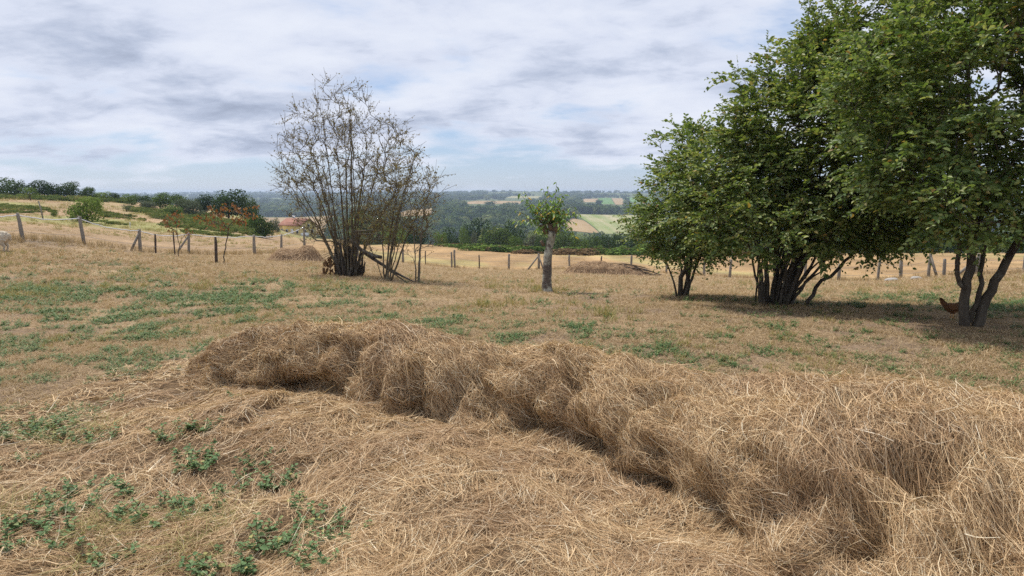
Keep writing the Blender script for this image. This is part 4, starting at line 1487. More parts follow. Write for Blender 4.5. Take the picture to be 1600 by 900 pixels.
def near_trees():
    # big many-stemmed bush, right of the middle
    g = np.random.default_rng(51)
    b = hit(1205, 476)
    blobs = [((0.6, 0.2, 2.7), (1.3, 1.3, 1.4)), ((-0.9, -0.2, 1.65), (0.85, 0.9, 0.8)), ((0.8, -0.3, 1.9), (1.3, 1.1, 1.1)), ((1.6, 0.3, 4.2), (1.15, 1.2, 1.3)), ((-0.35, 0.1, 2.25), (0.8, 0.85, 0.75)), ((0.8, 0.2, 3.5), (0.8, 0.9, 0.85)),
             ((-0.1, -0.7, 1.35), (1.2, 0.8, 0.55)), ((1.7, -0.2, 2.2), (0.9, 1.0, 1.1)), ((1.9, 0.2, 3.4), (0.9, 1.0, 1.2)), ((1.2, -0.5, 1.3), (0.9, 0.6, 0.45)), ((-0.1, 0.2, 2.8), (0.75, 0.8, 0.7))]
    extra = [[np.array([0.5, -0.1, -0.05]), np.array([0.66, -0.12, 0.30]), np.array([1.0, -0.15, 0.62]), np.array([1.6, -0.1, 1.5])]]
    w, l = thicket(b, blobs, 54, 1200, 9000, g, spread=0.26, auto_r=(0.026, 0.010), stem_list=extra, stem_r=[(0.034, 0.014)], leafkw=dict(leaf_len=(0.046, 0.078), zmin=0.86, length=(0.2, 0.5)), maxr=0.06, shell=0.25, tip_r=0.003)
    put_tree('hazel_bush', 'large dense dark green bush with many fanning stems', 'bush', b, w, l, M['bark'], M['leaf'])
    # smaller looser bush at its left
    g = np.random.default_rng(52)
    b = hit(1066, 464)
    blobs = [((0.0, 0.0, 1.5), (0.85, 0.8, 0.85)), ((-0.35, 0.1, 1.2), (0.6, 0.6, 0.6)), ((0.25, 0.0, 2.2), (0.75, 0.7, 0.75)), ((0.6, 0.2, 1.5), (0.75, 0.7, 0.8)), ((-0.1, 0.1, 2.6), (0.45, 0.5, 0.5)), ((0.1, -0.3, 1.0), (0.7, 0.5, 0.4))]
    stems = [[np.array([-0.05, 0, -0.05]), np.array([-0.02, 0, 0.35]), np.array([0.12, 0.02, 0.8]), np.array([0.2, 0, 1.6])], [np.array([0.08, 0.02, -0.05]), np.array([0.09, 0.02, 0.4]), np.array([-0.05, 0, 0.9]), np.array([-0.3, 0, 1.5])],
             [np.array([-0.1, -0.03, -0.05]), np.array([-0.18, -0.05, 0.3]), np.array([-0.35, -0.1, 0.7]), np.array([-0.6, -0.1, 1.0])], [np.array([0.0, -0.03, -0.05]), np.array([0.2, -0.05, 0.5]), np.array([0.4, -0.1, 1.1])]]
    w, l = thicket(b, blobs, 3, 380, 2500, g, spread=0.1, stem_list=stems, stem_r=[(0.05, 0.018), (0.042, 0.016), (0.02, 0.008), (0.03, 0.01)], leafkw=dict(leaf_len=(0.045, 0.07), zmin=0.55, leaves=8), maxr=0.05)
    put_tree('small_leafy_bush', 'smaller yellow green bush left of the dense bush', 'bush', b, w, l, M['bark'], M['leaf_old'])
    # tree at the right edge
    g = np.random.default_rng(53)
    b = hit(1512, 510)
    blobs = [((0.2, 0.0, 2.9), (1.5, 1.4, 1.5)), ((-0.55, -0.2, 2.05), (0.85, 0.9, 0.8)), ((0.9, -0.2, 2.0), (1.1, 1.0, 0.9)), ((0.4, 0.1, 4.1), (1.3, 1.2, 1.1)), ((0.0, -0.75, 1.65), (1.0, 0.7, 0.65)), ((1.3, 0, 3.0), (0.9, 1.0, 1.1)), ((-1.0, 0.2, 2.9), (0.8, 0.9, 0.9)), ((-0.9, 0.2, 1.9), (0.6, 0.7, 0.6))]
    A = np.array
    stems = [[A([-0.04, 0, -0.06]), A([-0.05, 0, 0.45]), A([-0.02, 0.02, 1.0]), A([-0.1, 0.05, 2.0]), A([-0.2, 0.1, 3.2])],
             [A([0.09, 0.0, -0.06]), A([0.2, 0.0, 0.35]), A([0.42, 0.02, 0.8]), A([0.75, 0.05, 1.4]), A([1.0, 0.1, 2.4])],
             [A([0.03, 0.02, 0.05]), A([0.12, 0.02, 0.42]), A([0.16, 0.05, 0.95]), A([0.3, 0.1, 1.9])],
             [A([-0.05, 0, 0.45]), A([-0.2, -0.02, 0.65]), A([-0.22, -0.04, 1.0]), A([-0.5, -0.1, 1.6])],
             [A([-0.02, 0.02, 1.0]), A([0.12, 0, 1.5]), A([0.5, -0.1, 2.4])]]
    w, l = thicket(b, blobs, 0, 850, 6900, g, stem_list=stems, stem_r=[(0.062, 0.018), (0.064, 0.018), (0.034, 0.014), (0.03, 0.012), (0.036, 0.014)], leafkw=dict(leaf_len=(0.045, 0.075), zmin=0.95, length=(0.2, 0.5)), maxr=0.07, tip_r=0.003, shell=0.25, thin=0.012)
    put_tree('leafy_tree', 'green tree with forked grey trunk at the right edge', 'tree', b, w, l, M['bark'], M['leaf_old'])


near_trees()


def bare_shrub(px, py, name, label, fan, height, nst, ntips, seed, base_r, leaves, lean=0.0, low=0.35, bark='bark_grey', tip_r=0.0028, maxr=0.05, leafmat='leaf_dry', leaf_len=(0.035, 0.06), depth=1.1, ntw=2200, stem_r=(0.030, 0.007)):
    g = np.random.default_rng(seed)
    b = hit(px, py)
    # vase of rising tips
    n = ntips
    th = g.uniform(0, 6.28, n)
    rr = np.sqrt(g.random(n))
    hh = low + (1 - low) * g.random(n) ** 0.8
    top = np.sqrt(np.clip(1 - (rr * 0.82) ** 2, 0, 1))
    hz = hh * top
    wid = 0.35 + 0.65 * np.sin(np.clip(hz, 0, 1) * math.pi * 0.68)
    tips = np.stack([np.cos(th) * rr * fan * wid + lean * hz * height, np.sin(th) * rr * depth * wid, hz * height], -1)
    stems = []
    for k in range(nst):
        a = 6.283 * k / nst + g.normal(0, 0.25)
        R0 = base_r * math.sqrt(g.random())
        o = g.uniform(0.1, 1.0)
        hgt = height * g.uniform(0.55, 0.9) * math.sqrt(1 - 0.72 * o * o)
        e = np.array([math.cos(a) * fan * o * 0.86 + lean * hgt, math.sin(a) * depth * o * 0.86, hgt])
        p0 = np.array([R0 * math.cos(a), R0 * math.sin(a), -0.05])
        m1 = p0 + (e - p0) * np.array([0.16, 0.16, 0.20])
        m2 = p0 + (e - p0) * np.array([0.50, 0.50, 0.60])
        stems.append([p0, m1, m2, e])
    ch, PA, DA, rad = grow(stems, tips, g, tip_r=tip_r, up=0.9, wobble=0.008, maxr=maxr, power=2.15, stem_r=[(stem_r[0] * g.uniform(0.55, 1.15), stem_r[1]) for _ in stems])
    s = Soup()
    for P, r in ch:
        mr = r.max()
        s.tube(P, r, 7 if mr > 0.03 else 5 if mr > 0.014 else 3)
    # fine twigs
    thin = np.nonzero((rad < 0.012) & (PA[:, 2] > low * height * 0.6))[0]
    idx = g.choice(thin, ntw)
    D = nrm(DA[idx] * 0.7 + g.normal(0, 0.55, (ntw, 3)) + np.array([0, 0, 0.35]))
    L = g.uniform(0.12, 0.42, ntw)
    t = np.linspace(0, 1, 4)
    tw = PA[idx][:, None] + D[:, None] * (L[:, None] * t)[..., None] + g.normal(0, 0.007, (ntw, 4, 3)) * t[None, :, None]
    tv, tq = strip_arrays(tw, nrm(g.normal(size=(ntw, 3)) + np.array([0, -0.8, 0.0])), 0.0048)
    s.add(tv, tq)
    root = thing(name, label, 'shrub', b)
    link('trunk', s.mesh('trunk', True), M[bark], root)
    if leaves:
        k = g.integers(0, ntw, leaves)
        tt = g.uniform(0.2, 1.0, leaves)
        P = PA[idx][k] + D[k] * (L[k] * tt)[:, None]
        ld = nrm(D[k] * 0.5 + g.normal(0, 0.6, (leaves, 3)) + np.array([0, 0, -0.35]))
        ll = g.uniform(*leaf_len, leaves)
        V, F = leaf_arrays(P, ld, nrm(g.normal(size=(leaves, 3)) + np.array([0, -0.5, 0.6])), ll, ll * 0.6, False)
        link('leaves', new_mesh('leaves', V, F), M[leafmat], root)
    return root, b


root, bb = bare_shrub(545, 432, 'bare_shrub', 'tall sparse shrub with many bare fanning stems and a few brown leaves', 1.9, 4.85, 30, 620, 61, 0.24, 7500, low=0.2, tip_r=0.0034, ntw=3600, maxr=0.04, bark='bark_olive', leaf_len=(0.03, 0.055))
# split old stump wood at its foot
g0 = np.random.default_rng(5)
s_ = Soup()
for k in range(70):
    a = g0.uniform(0, 6.28)
    r0 = 0.27 * math.sqrt(g0.random())
    p = np.array([r0 * math.cos(a), r0 * math.sin(a), -0.05])
    e = p * 1.5 + np.array([g0.normal(0, 0.06), g0.normal(0, 0.06), g0.uniform(0.3, 1.25) * (1.1 - 1.6 * r0)])
    s_.tube(np.array([p, (p + e) / 2 + g0.normal(0, 0.025, 3), e]), [0.042, 0.034, 0.006], 5)
link('stump', s_.mesh('stump', True), M['bark'], root)
# drooping spray of dead leaves at its left foot
n = 46
P = np.stack([g0.uniform(-0.62, -0.28, n), g0.uniform(-0.25, 0.1, n), g0.uniform(0.1, 0.55, n)], -1)
V, F = leaf_arrays(P, np.stack([g0.normal(0, 0.3, n), g0.normal(0, 0.3, n), np.full(n, -1.0)], -1), nrm(g0.normal(size=(n, 3)) + np.array([0, -1.0, 0])), g0.uniform(0.09, 0.16, n), g0.uniform(0.05, 0.09, n), True)
link('dead_leaves', new_mesh('dead_leaves', V, F), M['leaf_brown'], root)
s_ = Soup()
for k in range(5):
    s_.tube(np.array([[-0.15, -0.05, 0.15 + 0.08 * k], [-0.4, -0.1, 0.42 + 0.05 * k], [-0.62, -0.1, 0.25 + 0.07 * k]]), [0.012, 0.008, 0.004], 4)
link('dead_twig', s_.mesh('dead_twig'), M['bark'], root)

bare_shrub(603, 438, 'bare_shrub', 'thinner bare shrub leaning right beside the tall sparse shrub', 1.05, 3.35, 11, 210, 62, 0.16, 2300, tip_r=0.003, stem_r=(0.024, 0.006), maxr=0.032, bark='bark_olive', lean=0.22, low=0.3, depth=0.7, ntw=900)
bare_shrub(652, 442, 'bare_sapling', 'slim nearly leafless sapling, rightmost of the bare shrubs', 0.55, 1.95, 2, 34, 63, 0.03, 60, lean=0.06, low=0.35, maxr=0.045, depth=0.4, ntw=170, tip_r=0.004)


def fallen_branch():
    a = hit(648, 442)
    b = hit(585, 436)
    top = at_depth(548, 375, bb[1] - 0.25)
    c = (a + b) / 2
    root = thing('fallen_branch', 'broken dead branch propped between the bare shrubs', 'branch', a)
    s = Soup()
    P = catmull([top, at_depth(566, 392, bb[1] - 0.35), at_depth(592, 410, bb[1] - 0.5), at_depth(622, 428, bb[1] - 0.6), a + [0, 0, 0.02]], 0.12) - a
    s.tube(P, np.linspace(0.055, 0.012, len(P)), 7)
    P2 = catmull([at_depth(592, 410, bb[1] - 0.5), at_depth(612, 425, bb[1] - 0.55), hit(636, 443) + [0, 0, 0.02]], 0.12) - a
    s.tube(P2, np.linspace(0.028, 0.01, len(P2)), 5)
    P3 = catmull([at_depth(566, 392, bb[1] - 0.35), at_depth(582, 399, bb[1] - 0.5), at_depth(596, 402, bb[1] - 0.6)], 0.1) - a
    s.tube(P3, np.linspace(0.05, 0.045, len(P3)), 6)
    link('limb', s.mesh('limb', True), M['bark'], root)
    s = Soup()
    g = np.random.default_rng(3)
    for p0, p1, p2 in (((552, 362), (575, 360), (612, 361)), ((560, 366), (588, 366), (608, 375)), ((580, 380), (592, 368), (590, 378))):
        Q = catmull([at_depth(*p0, bb[1] - 0.5), at_depth(*p1, bb[1] - 0.7), at_depth(*p2, bb[1] - 0.9)], 0.1) - a
        s.tube(Q, np.linspace(0.02, 0.006, len(Q)), 4)
    link('twig', s.mesh('twig', True), M['bark_grey'], root)


fallen_branch()


def cherry():
    g = np.random.default_rng(71)
    b = hit(855, 456)
    sc = b[1] / 1111.0                      # metres per pixel of the photograph at that depth
    root = thing('pollarded_tree', 'short pollarded tree with thick bare trunk and a tuft of leaves', 'tree', b)
    s = Soup()
    P = catmull([np.array([0.0, 0, -0.05]), np.array([-0.005, 0, 0.3]), np.array([0.01, 0, 0.7]), np.array([0.05, 0, 1.0]), np.array([0.09, 0, 1.22])], 0.07)
    r = np.interp(P[:, 2], [-0.05, 0.05, 0.2, 0.7, 1.0, 1.2], [0.145, 0.115, 0.095, 0.086, 0.078, 0.09])
    ang = np.linspace(0, 2 * np.pi, 14, endpoint=False)
    # uneven trunk: tube, then push its rings about
    t = Soup()
    t.tube(P, r, 14)
    V = np.concatenate(t.V)
    n = (fbm(V[:, 0] * 9 + 3, V[:, 1] * 9, V[:, 2] * 5, 3) - 0.5) * 0.045
    c = np.stack([np.interp(V[:, 2], P[:, 2], P[:, 0]), np.zeros(len(V)), V[:, 2]], -1)
    V = V + nrm(V - c) * n[:, None]
    t.V = [V]
    link('trunk', t.mesh('trunk', True), M['bark_cherry'], root)
    st = Soup()
    stubs = [((-0.02, 0.0, 1.18), (-0.10, -0.03, 1.36), 0.052), ((0.08, 0, 1.2), (0.04, -0.05, 1.37), 0.046), ((0.12, 0, 1.2), (0.20, -0.02, 1.36), 0.055), ((0.1, 0.03, 1.2), (0.14, 0.08, 1.4), 0.05), ((-0.07, -0.02, 0.94), (-0.13, -0.04, 1.03), 0.03)]
    for p0, p1, rr in stubs:
        p0, p1 = np.array(p0), np.array(p1)
        st.tube(np.array([p0, (p0 + p1) / 2, p1]), [rr * 1.1, rr, rr * 1.12], 8)
    link('cut_stub', st.mesh('cut_stub'), M['cut_wood'], root)
    sh = Soup()
    V, F, n0 = [], [], 0
    for k in range(56):
        src = np.array(stubs[k % 4][1]) + g.normal(0, 0.03, 3)
        a = g.uniform(0, 6.28)
        o = g.uniform(0.12, 0.66)
        tip = src + np.array([math.cos(a) * o, math.sin(a) * o * 0.9, g.uniform(0.05, 1.0) * (1.0 - 0.5 * o) - 0.35 * (g.random() < 0.25)])
        mid = (src + tip) / 2 + np.array([math.cos(a) * o * 0.12, math.sin(a) * o * 0.12, 0.08])
        Q = catmull([src, mid, tip], 0.06)
        sh.tube(Q, np.linspace(0.008, 0.003, len(Q)), 4)
        m = int(g.integers(7, 11))
        tt = np.linspace(0.25, 1.0, m)
        pp = np.stack([np.interp(tt, np.linspace(0, 1, len(Q)), Q[:, i]) for i in range(3)], -1)
        aa = np.arange(m) * 2.4 + g.uniform(0, 6)
        ld = np.stack([np.cos(aa), np.sin(aa), np.full(m, -0.35)], -1) + g.normal(0, 0.25, (m, 3))
        ll = g.uniform(0.085, 0.135, m)
        v, f = leaf_arrays(pp, ld, np.array([0, 0, 1.0]) + g.normal(0, 0.35, (m, 3)), ll, ll * 0.44, True, 0.15, 0.35)
        V.append(v)
        F.append(f + n0)
        n0 += len(v)
    link('shoot', sh.mesh('shoot', True), M['bark_grey'], root)
    link('crown', new_mesh('crown', np.concatenate(V), np.concatenate(F)), M['leaf_cherry'], root)


cherry()


def stake(px, top, base, label, r=0.04, lean=0.0, Y=None, mat='post_dark', name='stake'):
    b = hit(px, base)
    h = (base - top) / FPX * b[1]
    s = Soup()
    s.tube(np.array([[0, 0, -0.15], [lean * 0.2, 0, h * 0.3], [lean * 0.6, 0.01, h * 0.7], [lean, 0, h]]), [r, r * 0.95, r * 0.9, r * 0.72], 7)
    V = np.concatenate(s.V)
    V += ((fbm(V[:, 0] * 14, V[:, 1] * 14, V[:, 2] * 7, 2) - 0.5) * 0.03)[:, None] * np.array([1, 1, 0])
    s.V = [V]
    return link(name, s.mesh(name), M[mat], None, label, 'stake', None, None, b)


def young_tree(px, base, label, pts, tips, seed, nl, name='young_tree', mat='leaf_red', r=0.03, ll_=(0.09, 0.15), double=True):
    """pts, tips in photograph pixels, spread in depth around the trunk"""
    g = np.random.default_rng(seed)
    b = hit(px, base)
    Y = b[1]
    stem = [at_depth(x, y, Y) - b for x, y in pts]
    tp = np.array([at_depth(x + g.normal(0, 3), y + g.normal(0, 2), Y + g.normal(0, 0.35)) - b for x, y in tips for _ in range(2 if double else 1)])
    ch, PA, DA, rad = grow([stem], tp, g, tip_r=0.005, up=0.4, wobble=0.02)
    s = Soup()
    for P, rr in ch:
        s.tube(P, np.maximum(rr, 0.006), 6 if rr.max() > 0.02 else 4)
    root = thing(name, label, 'tree', b)
    link('trunk', s.mesh('trunk', True), M['bark'], root)
    z0 = 0.45 * max(t[2] for t in tp)
    w = np.where(rad < 0.012, 1.0, 0.0) * (PA[:, 2] > z0)
    idx = g.choice(len(PA), nl, p=w / w.sum())
    P = PA[idx] + g.normal(0, 0.06, (nl, 3))
    ll = g.uniform(*ll_, nl)
    V, F = leaf_arrays(P, np.stack([g.normal(0, 0.6, nl), g.normal(0, 0.6, nl), np.full(nl, -0.7)], -1), nrm(g.normal(size=(nl, 3)) + np.array([0, -0.8, 0.3])), ll, ll * 0.5, True)
    link('crown', new_mesh('crown', V, F), M[mat], root)


young_tree(349, 413, 'young orange leaved tree with crooked leaning trunk beside a dark stake', [(349, 415), (351, 395), (353, 375), (360, 352), (368, 342)],
           [(325, 320), (333, 332), (320, 345), (312, 338), (345, 335), (350, 322), (362, 318), (370, 325), (380, 330), (384, 340), (392, 322), (376, 350), (345, 352), (330, 350), (396, 335)], 81, 230, ll_=(0.08, 0.13))
stake(338, 370, 412, 'dark crooked stake beside the leaning orange leaved young tree', 0.055, 0.02)
young_tree(277, 402, 'thin upright young tree with sparse orange leaves beside a pale stake', [(279, 402), (281, 388), (278, 372), (275, 350)], [(262, 345), (268, 338), (275, 328), (286, 340), (290, 350), (258, 352), (293, 362), (268, 356)], 82, 80)
stake(273.5, 361, 400, 'thin stake beside the thin upright young tree', 0.032, -0.02)


# ------------------------------------------------------------------ fences
def fence(name, label, posts, wires, tape, braces, seed, extra=None, dark=()):
    g = np.random.default_rng(seed)
    first = at_depth(posts[0][0], posts[0][2], posts[0][3])
    first[2] = float(tz(first[0], first[1]))
    root = thing(name, label, 'fence', first)
    tops = []
    for i, (px, top, base, Y) in enumerate(posts):
        p = at_depth(px, base, Y)
        p[2] = float(tz(p[0], p[1]))
        h = (base - top) / FPX * Y
        w = g.uniform(0.095, 0.125) * (0.62 if i in dark else 1.0)
        lean = np.array([g.normal(0, 0.035), g.normal(0, 0.03), 0]) * h
        if name == 'tape_fence' and i in (1, 2):
            lean[0] = -0.10
        s = Soup()
        s.tube(np.array([[0, 0, -0.2], lean * 0.3 + [0, 0, h * 0.3], lean * 0.7 + [0, 0, h * 0.7], lean + [0, 0, h - 0.03], lean + [0.006, 0, h]]), np.array([w * 0.56, w * 0.55, w * 0.53, w * 0.5, w * 0.38]), 7)
        V = np.concatenate(s.V)
        V += ((fbm(V[:, 0] * 12 + i * 9, V[:, 1] * 12, V[:, 2] * 5, 3) - 0.5) * 0.05)[:, None] * np.array([1, 1, 0.2])
        s.V = [V]
        link('post', s.mesh('post'), M['post_dark' if i in dark else 'post'], root, loc=p - first)
        tops.append((p + lean, h))
    for (i, px, py) in braces:
        p, h = tops[i]
        e = at_depth(px, py, posts[i][3] - 0.15)
        e[2] = float(tz(e[0], e[1]))
        s = Soup()
        s.tube(np.array([p + [0, -0.02, h * 0.86] - first, e - first + [0, 0, -0.05]]), [0.042, 0.05], 6)
        link('brace', s.mesh('brace'), M['post'], root)
    for fr in wires:
        for (p, h), (q, k) in zip(tops[:-1], tops[1:]):
            if np.linalg.norm(p - q) < 0.4:
                continue
            s = Soup()
            a, b = p + [0, -0.06, h * fr] - first, q + [0, -0.06, k * fr] - first
            t = np.linspace(0, 1, 8)[:, None]
            s.tube(a * (1 - t) + b * t - np.array([0, 0, 0.05]) * (4 * t * (1 - t)), 0.006, 3, False)
            link('wire', s.mesh('wire'), M['wire'], root)
    for i, j, sag in tape:
        (p, h), (q, k) = tops[i], tops[j]
        a, b = p + [0, -0.05, h * 0.93] - first, q + [0, -0.05, k * 0.93] - first
        t = np.linspace(0, 1, 14)
        C_ = a * (1 - t)[:, None] + b * t[:, None] - np.array([0, 0, sag]) * (4 * t * (1 - t))[:, None]
        C_[1:-1] += g.normal(0, 0.008, (12, 3))
        s = Soup()
        s.tube(C_, 0.017, 5)
        link('tape', s.mesh('tape', True), M['tape'], root)
    return root, tops


fence('tape_fence', 'old grey post fence with sagging white tape at the left', FENCE_L, [0.35], [(0, 1, .06), (1, 2, .10), (2, 3, .12), (3, 5, .14), (5, 6, .10), (6, 7, .05), (7, 8, .05)], [(3, 204, 393), (5, 273, 372)], 91, dark=(4,))
fence('wire_fence', 'wooden post and wire fence across the middle, before the stubble field', FENCE_C, [0.3, 0.6, 0.9], [], [(0, 548, 402), (7, 823, 424), (7, 850, 410)], 92, dark=(2, 5, 9))
fence('wire_fence', 'wooden post and wire fence at the right, behind the leafy trees', FENCE_R, [0.35, 0.75], [], [(5, 1465, 430), (7, 1490, 430)], 93)


def marker(px, top, base, label, Y0):
    b = hit(px, base, Y0)
    h = (base - top) / FPX * b[1]
    s = Soup()
    s.tube(np.array([[0, 0, -0.2], [0, 0, h * 0.5], [0.01, 0, h * 0.97], [0.01, 0, h]]), [0.035, 0.033, 0.033, 0.02], 8)
    return link('marker_post', s.mesh('marker_post', True), M['tape'], None, label, 'post', None, None, b)


marker(203.5, 347, 356, 'small white marker post beyond the taped fence', 32)
b = hit(68, 343, 30)
s_ = Soup()
s_.tube(np.array([[0, 0, -0.3], [-0.12, 0, 0.7], [-0.27, 0, 1.42]]), [0.06, 0.055, 0.05], 7)
link('leaning_pole', s_.mesh('leaning_pole', True), M['post'], None, 'leaning wooden pole on the hillside beyond the taped fence', 'pole', None, None, b)

# stones on the bank at the right
g0 = np.random.default_rng(17)
for px, py, sz, lab in ((1393, 440, 0.16, 'grey stone lying at the foot of the right hand fence'), (1432, 437, 0.14, 'pale stone on the bank beside the braced fence post')):
    p = hit(px, py)
    import bmesh
    bm = bmesh.new()
    bmesh.ops.create_icosphere(bm, subdivisions=2, radius=1.0)
    V = np.array([v.co[:] for v in bm.verts])
    V *= (0.8 + 0.5 * fbm(V[:, 0] * 1.5 + sz * 90, V[:, 1] * 1.5, V[:, 2] * 1.5, 3))[:, None] * np.array([1.5, 0.9, 0.6]) * sz
    for v, c in zip(bm.verts, V):
        v.co = c
    me = bpy.data.meshes.new('stone')
    bm.to_mesh(me)
    bm.free()
    link('stone', me, M['stone'], None, lab, 'stone', None, None, p + np.array([0, 0, sz * 0.25]))

# terracotta shard in the foot of the ridge
s_ = Soup()
s_.add(np.array([(-.03, 0, -.028), (.022, 0, -.032), (.034, 0, .004), (.008, 0, .03), (-.026, 0, .018)] + [(-.03, .02, -.028), (.022, .02, -.032), (.034, .02, .004), (.008, .02, .03), (-.026, .02, .018)]), [(0, 1, 2, 3, 4)])
s_.add(np.zeros((0, 3)), np.array([[0, 5, 6, 1], [1, 6, 7, 2], [2, 7, 8, 3], [3, 8, 9, 4], [4, 9, 5, 0]]) - 10)
d_ = ray(1057, 818)
q_ = HP - EYE
t_ = (q_ @ d_) / (d_ @ d_)
ds_ = np.linalg.norm(q_ - t_[..., None] * d_, axis=-1) + (np.arange(NV)[None] < 46) * 9
k_ = np.unravel_index(np.argmin(ds_), ds_.shape)
o = link('terracotta_shard', s_.mesh('terracotta_shard'), M['terracotta'], None, 'small terracotta shard lying at the foot of the hay ridge', 'shard', None, None, HP[k_] + HN[k_] * 0.035)
o.rotation_euler = (-0.5, 0.3, 0.2)


# ------------------------------------------------------------------ far trees
def leaf_cloud(g, lobes, n, size, flat=0.25):
    """crown made of many small leafy flakes on and in a cluster of lobes"""
    vol = np.array([r[0] * r[1] * r[2] for c, r in lobes]) ** 0.72
    k = g.choice(len(lobes), n, p=vol / vol.sum())
    d = nrm(g.normal(size=(n, 3)))
    c = np.array([b[0] for b in lobes], float)[k]
    r = np.array([b[1] for b in lobes], float)[k]
    rad = 1 - 0.5 * g.random(n) ** 2.2
    lump = 0.78 + 0.44 * fbm(d[:, 0] * 2.6 + k * 7, d[:, 1] * 2.6, d[:, 2] * 2.6, 3)
    P = c + d * r * (rad * lump)[:, None]
    N = nrm(d + g.normal(0, 0.55, (n, 3)) + np.array([0, 0, 0.35]))
    D = nrm(np.cross(N, g.normal(size=(n, 3))))
    L = g.uniform(0.6, 1.3, n) * size
    return leaf_arrays(P - D * L[:, None] * 0.5, D, N, L, L * g.uniform(0.55, 0.95, n), False, 0.1, 0.15)


def crown_kind(g, w, h, n, size, lobes=9, trunk_h=0.12, open_=0.0):
    """unit-ish tree: height 1, half width w"""
    L = [((0, 0, trunk_h + (1 - trunk_h) * 0.48), (w * 0.66, w * 0.66, (1 - trunk_h) * 0.42))]
    for k in range(lobes):
        a = 6.283 * k / lobes + g.normal(0, 0.4)
        rr = w * g.uniform(0.35, 0.68)
        z = trunk_h + (1 - trunk_h) * (g.uniform(0.10, 0.3) if k % 3 == 0 else g.uniform(0.3, 0.8))
        q = g.uniform(0.26, 0.44) * w
        L.append(((math.cos(a) * rr, math.sin(a) * rr, z), (q * 1.15, q * 1.15, q * g.uniform(0.8, 1.1))))
    V, F = leaf_cloud(g, L, n, size)
    V[:, 2] = np.maximum(V[:, 2], 0.01)
    s = Soup()
    s.tube(np.array([[0, 0, -0.06], [0.01, 0, trunk_h], [0.02, 0.01, 0.5], [0, 0, 0.72]]), [0.035, 0.028, 0.018, 0.006], 6)
    for k in range(5):
        a = k * 1.3
        s.tube(np.array([[0.01, 0, trunk_h + 0.08 + 0.05 * k], [math.cos(a) * w * 0.35, math.sin(a) * w * 0.35, 0.45], [math.cos(a) * w * 0.62, math.sin(a) * w * 0.62, 0.6]]), [0.013, 0.009, 0.004], 4)
    return new_mesh('crown', V, F), s.mesh('trunk', True)


gk = np.random.default_rng(101)
KIND = {
    'oak': [crown_kind(gk, 0.52, 1, 2600, 0.055, 10, 0.05) for _ in range(4)],
    'bush': [crown_kind(gk, 0.72, 1, 2300, 0.07, 9, 0.0) for _ in range(4)],
    'tall': [crown_kind(gk, 0.40, 1, 2200, 0.055, 9, 0.08) for _ in range(2)],
    'sparse': [crown_kind(gk, 0.50, 1, 620, 0.06, 9, 0.15) for _ in range(2)],
}


def far_tree(px, base, top, width_px, kind, mat, label, Y=None, name='tree', cat='tree', group=None, seed=0, y0=45):
    g = np.random.default_rng(int(px * 13 + top))
    if Y is None:
        p = hit(px, base, y0)
    else:
        d = at_depth(px, base, Y)
        p = np.array([d[0], Y, float(tz(d[0], Y))])
    topz = at_depth(px, top, p[1])[2]
    h = topz - p[2]
    wm = width_px / FPX * p[1]
    me, tr = KIND[kind][int(g.integers(0, len(KIND[kind])))]
    hw = {'oak': 1.04, 'bush': 1.44, 'tall': 0.8, 'sparse': 1.0}[kind] * 0.93
    root = thing(name, label, cat, p, group)
    root.rotation_euler = (0, 0, float(g.uniform(0, 6.28)))
    root.scale = (wm / hw, wm / hw, h * 1.04)
    key = me.name + mat
    if key not in MESHCACHE:
        c = me.copy()
        c.name = 'crown'
        c.materials.append(M[mat])
        MESHCACHE[key] = c
    link('crown', MESHCACHE[key], None, root)
    link('trunk', tr, M['bark'], root)
    return root


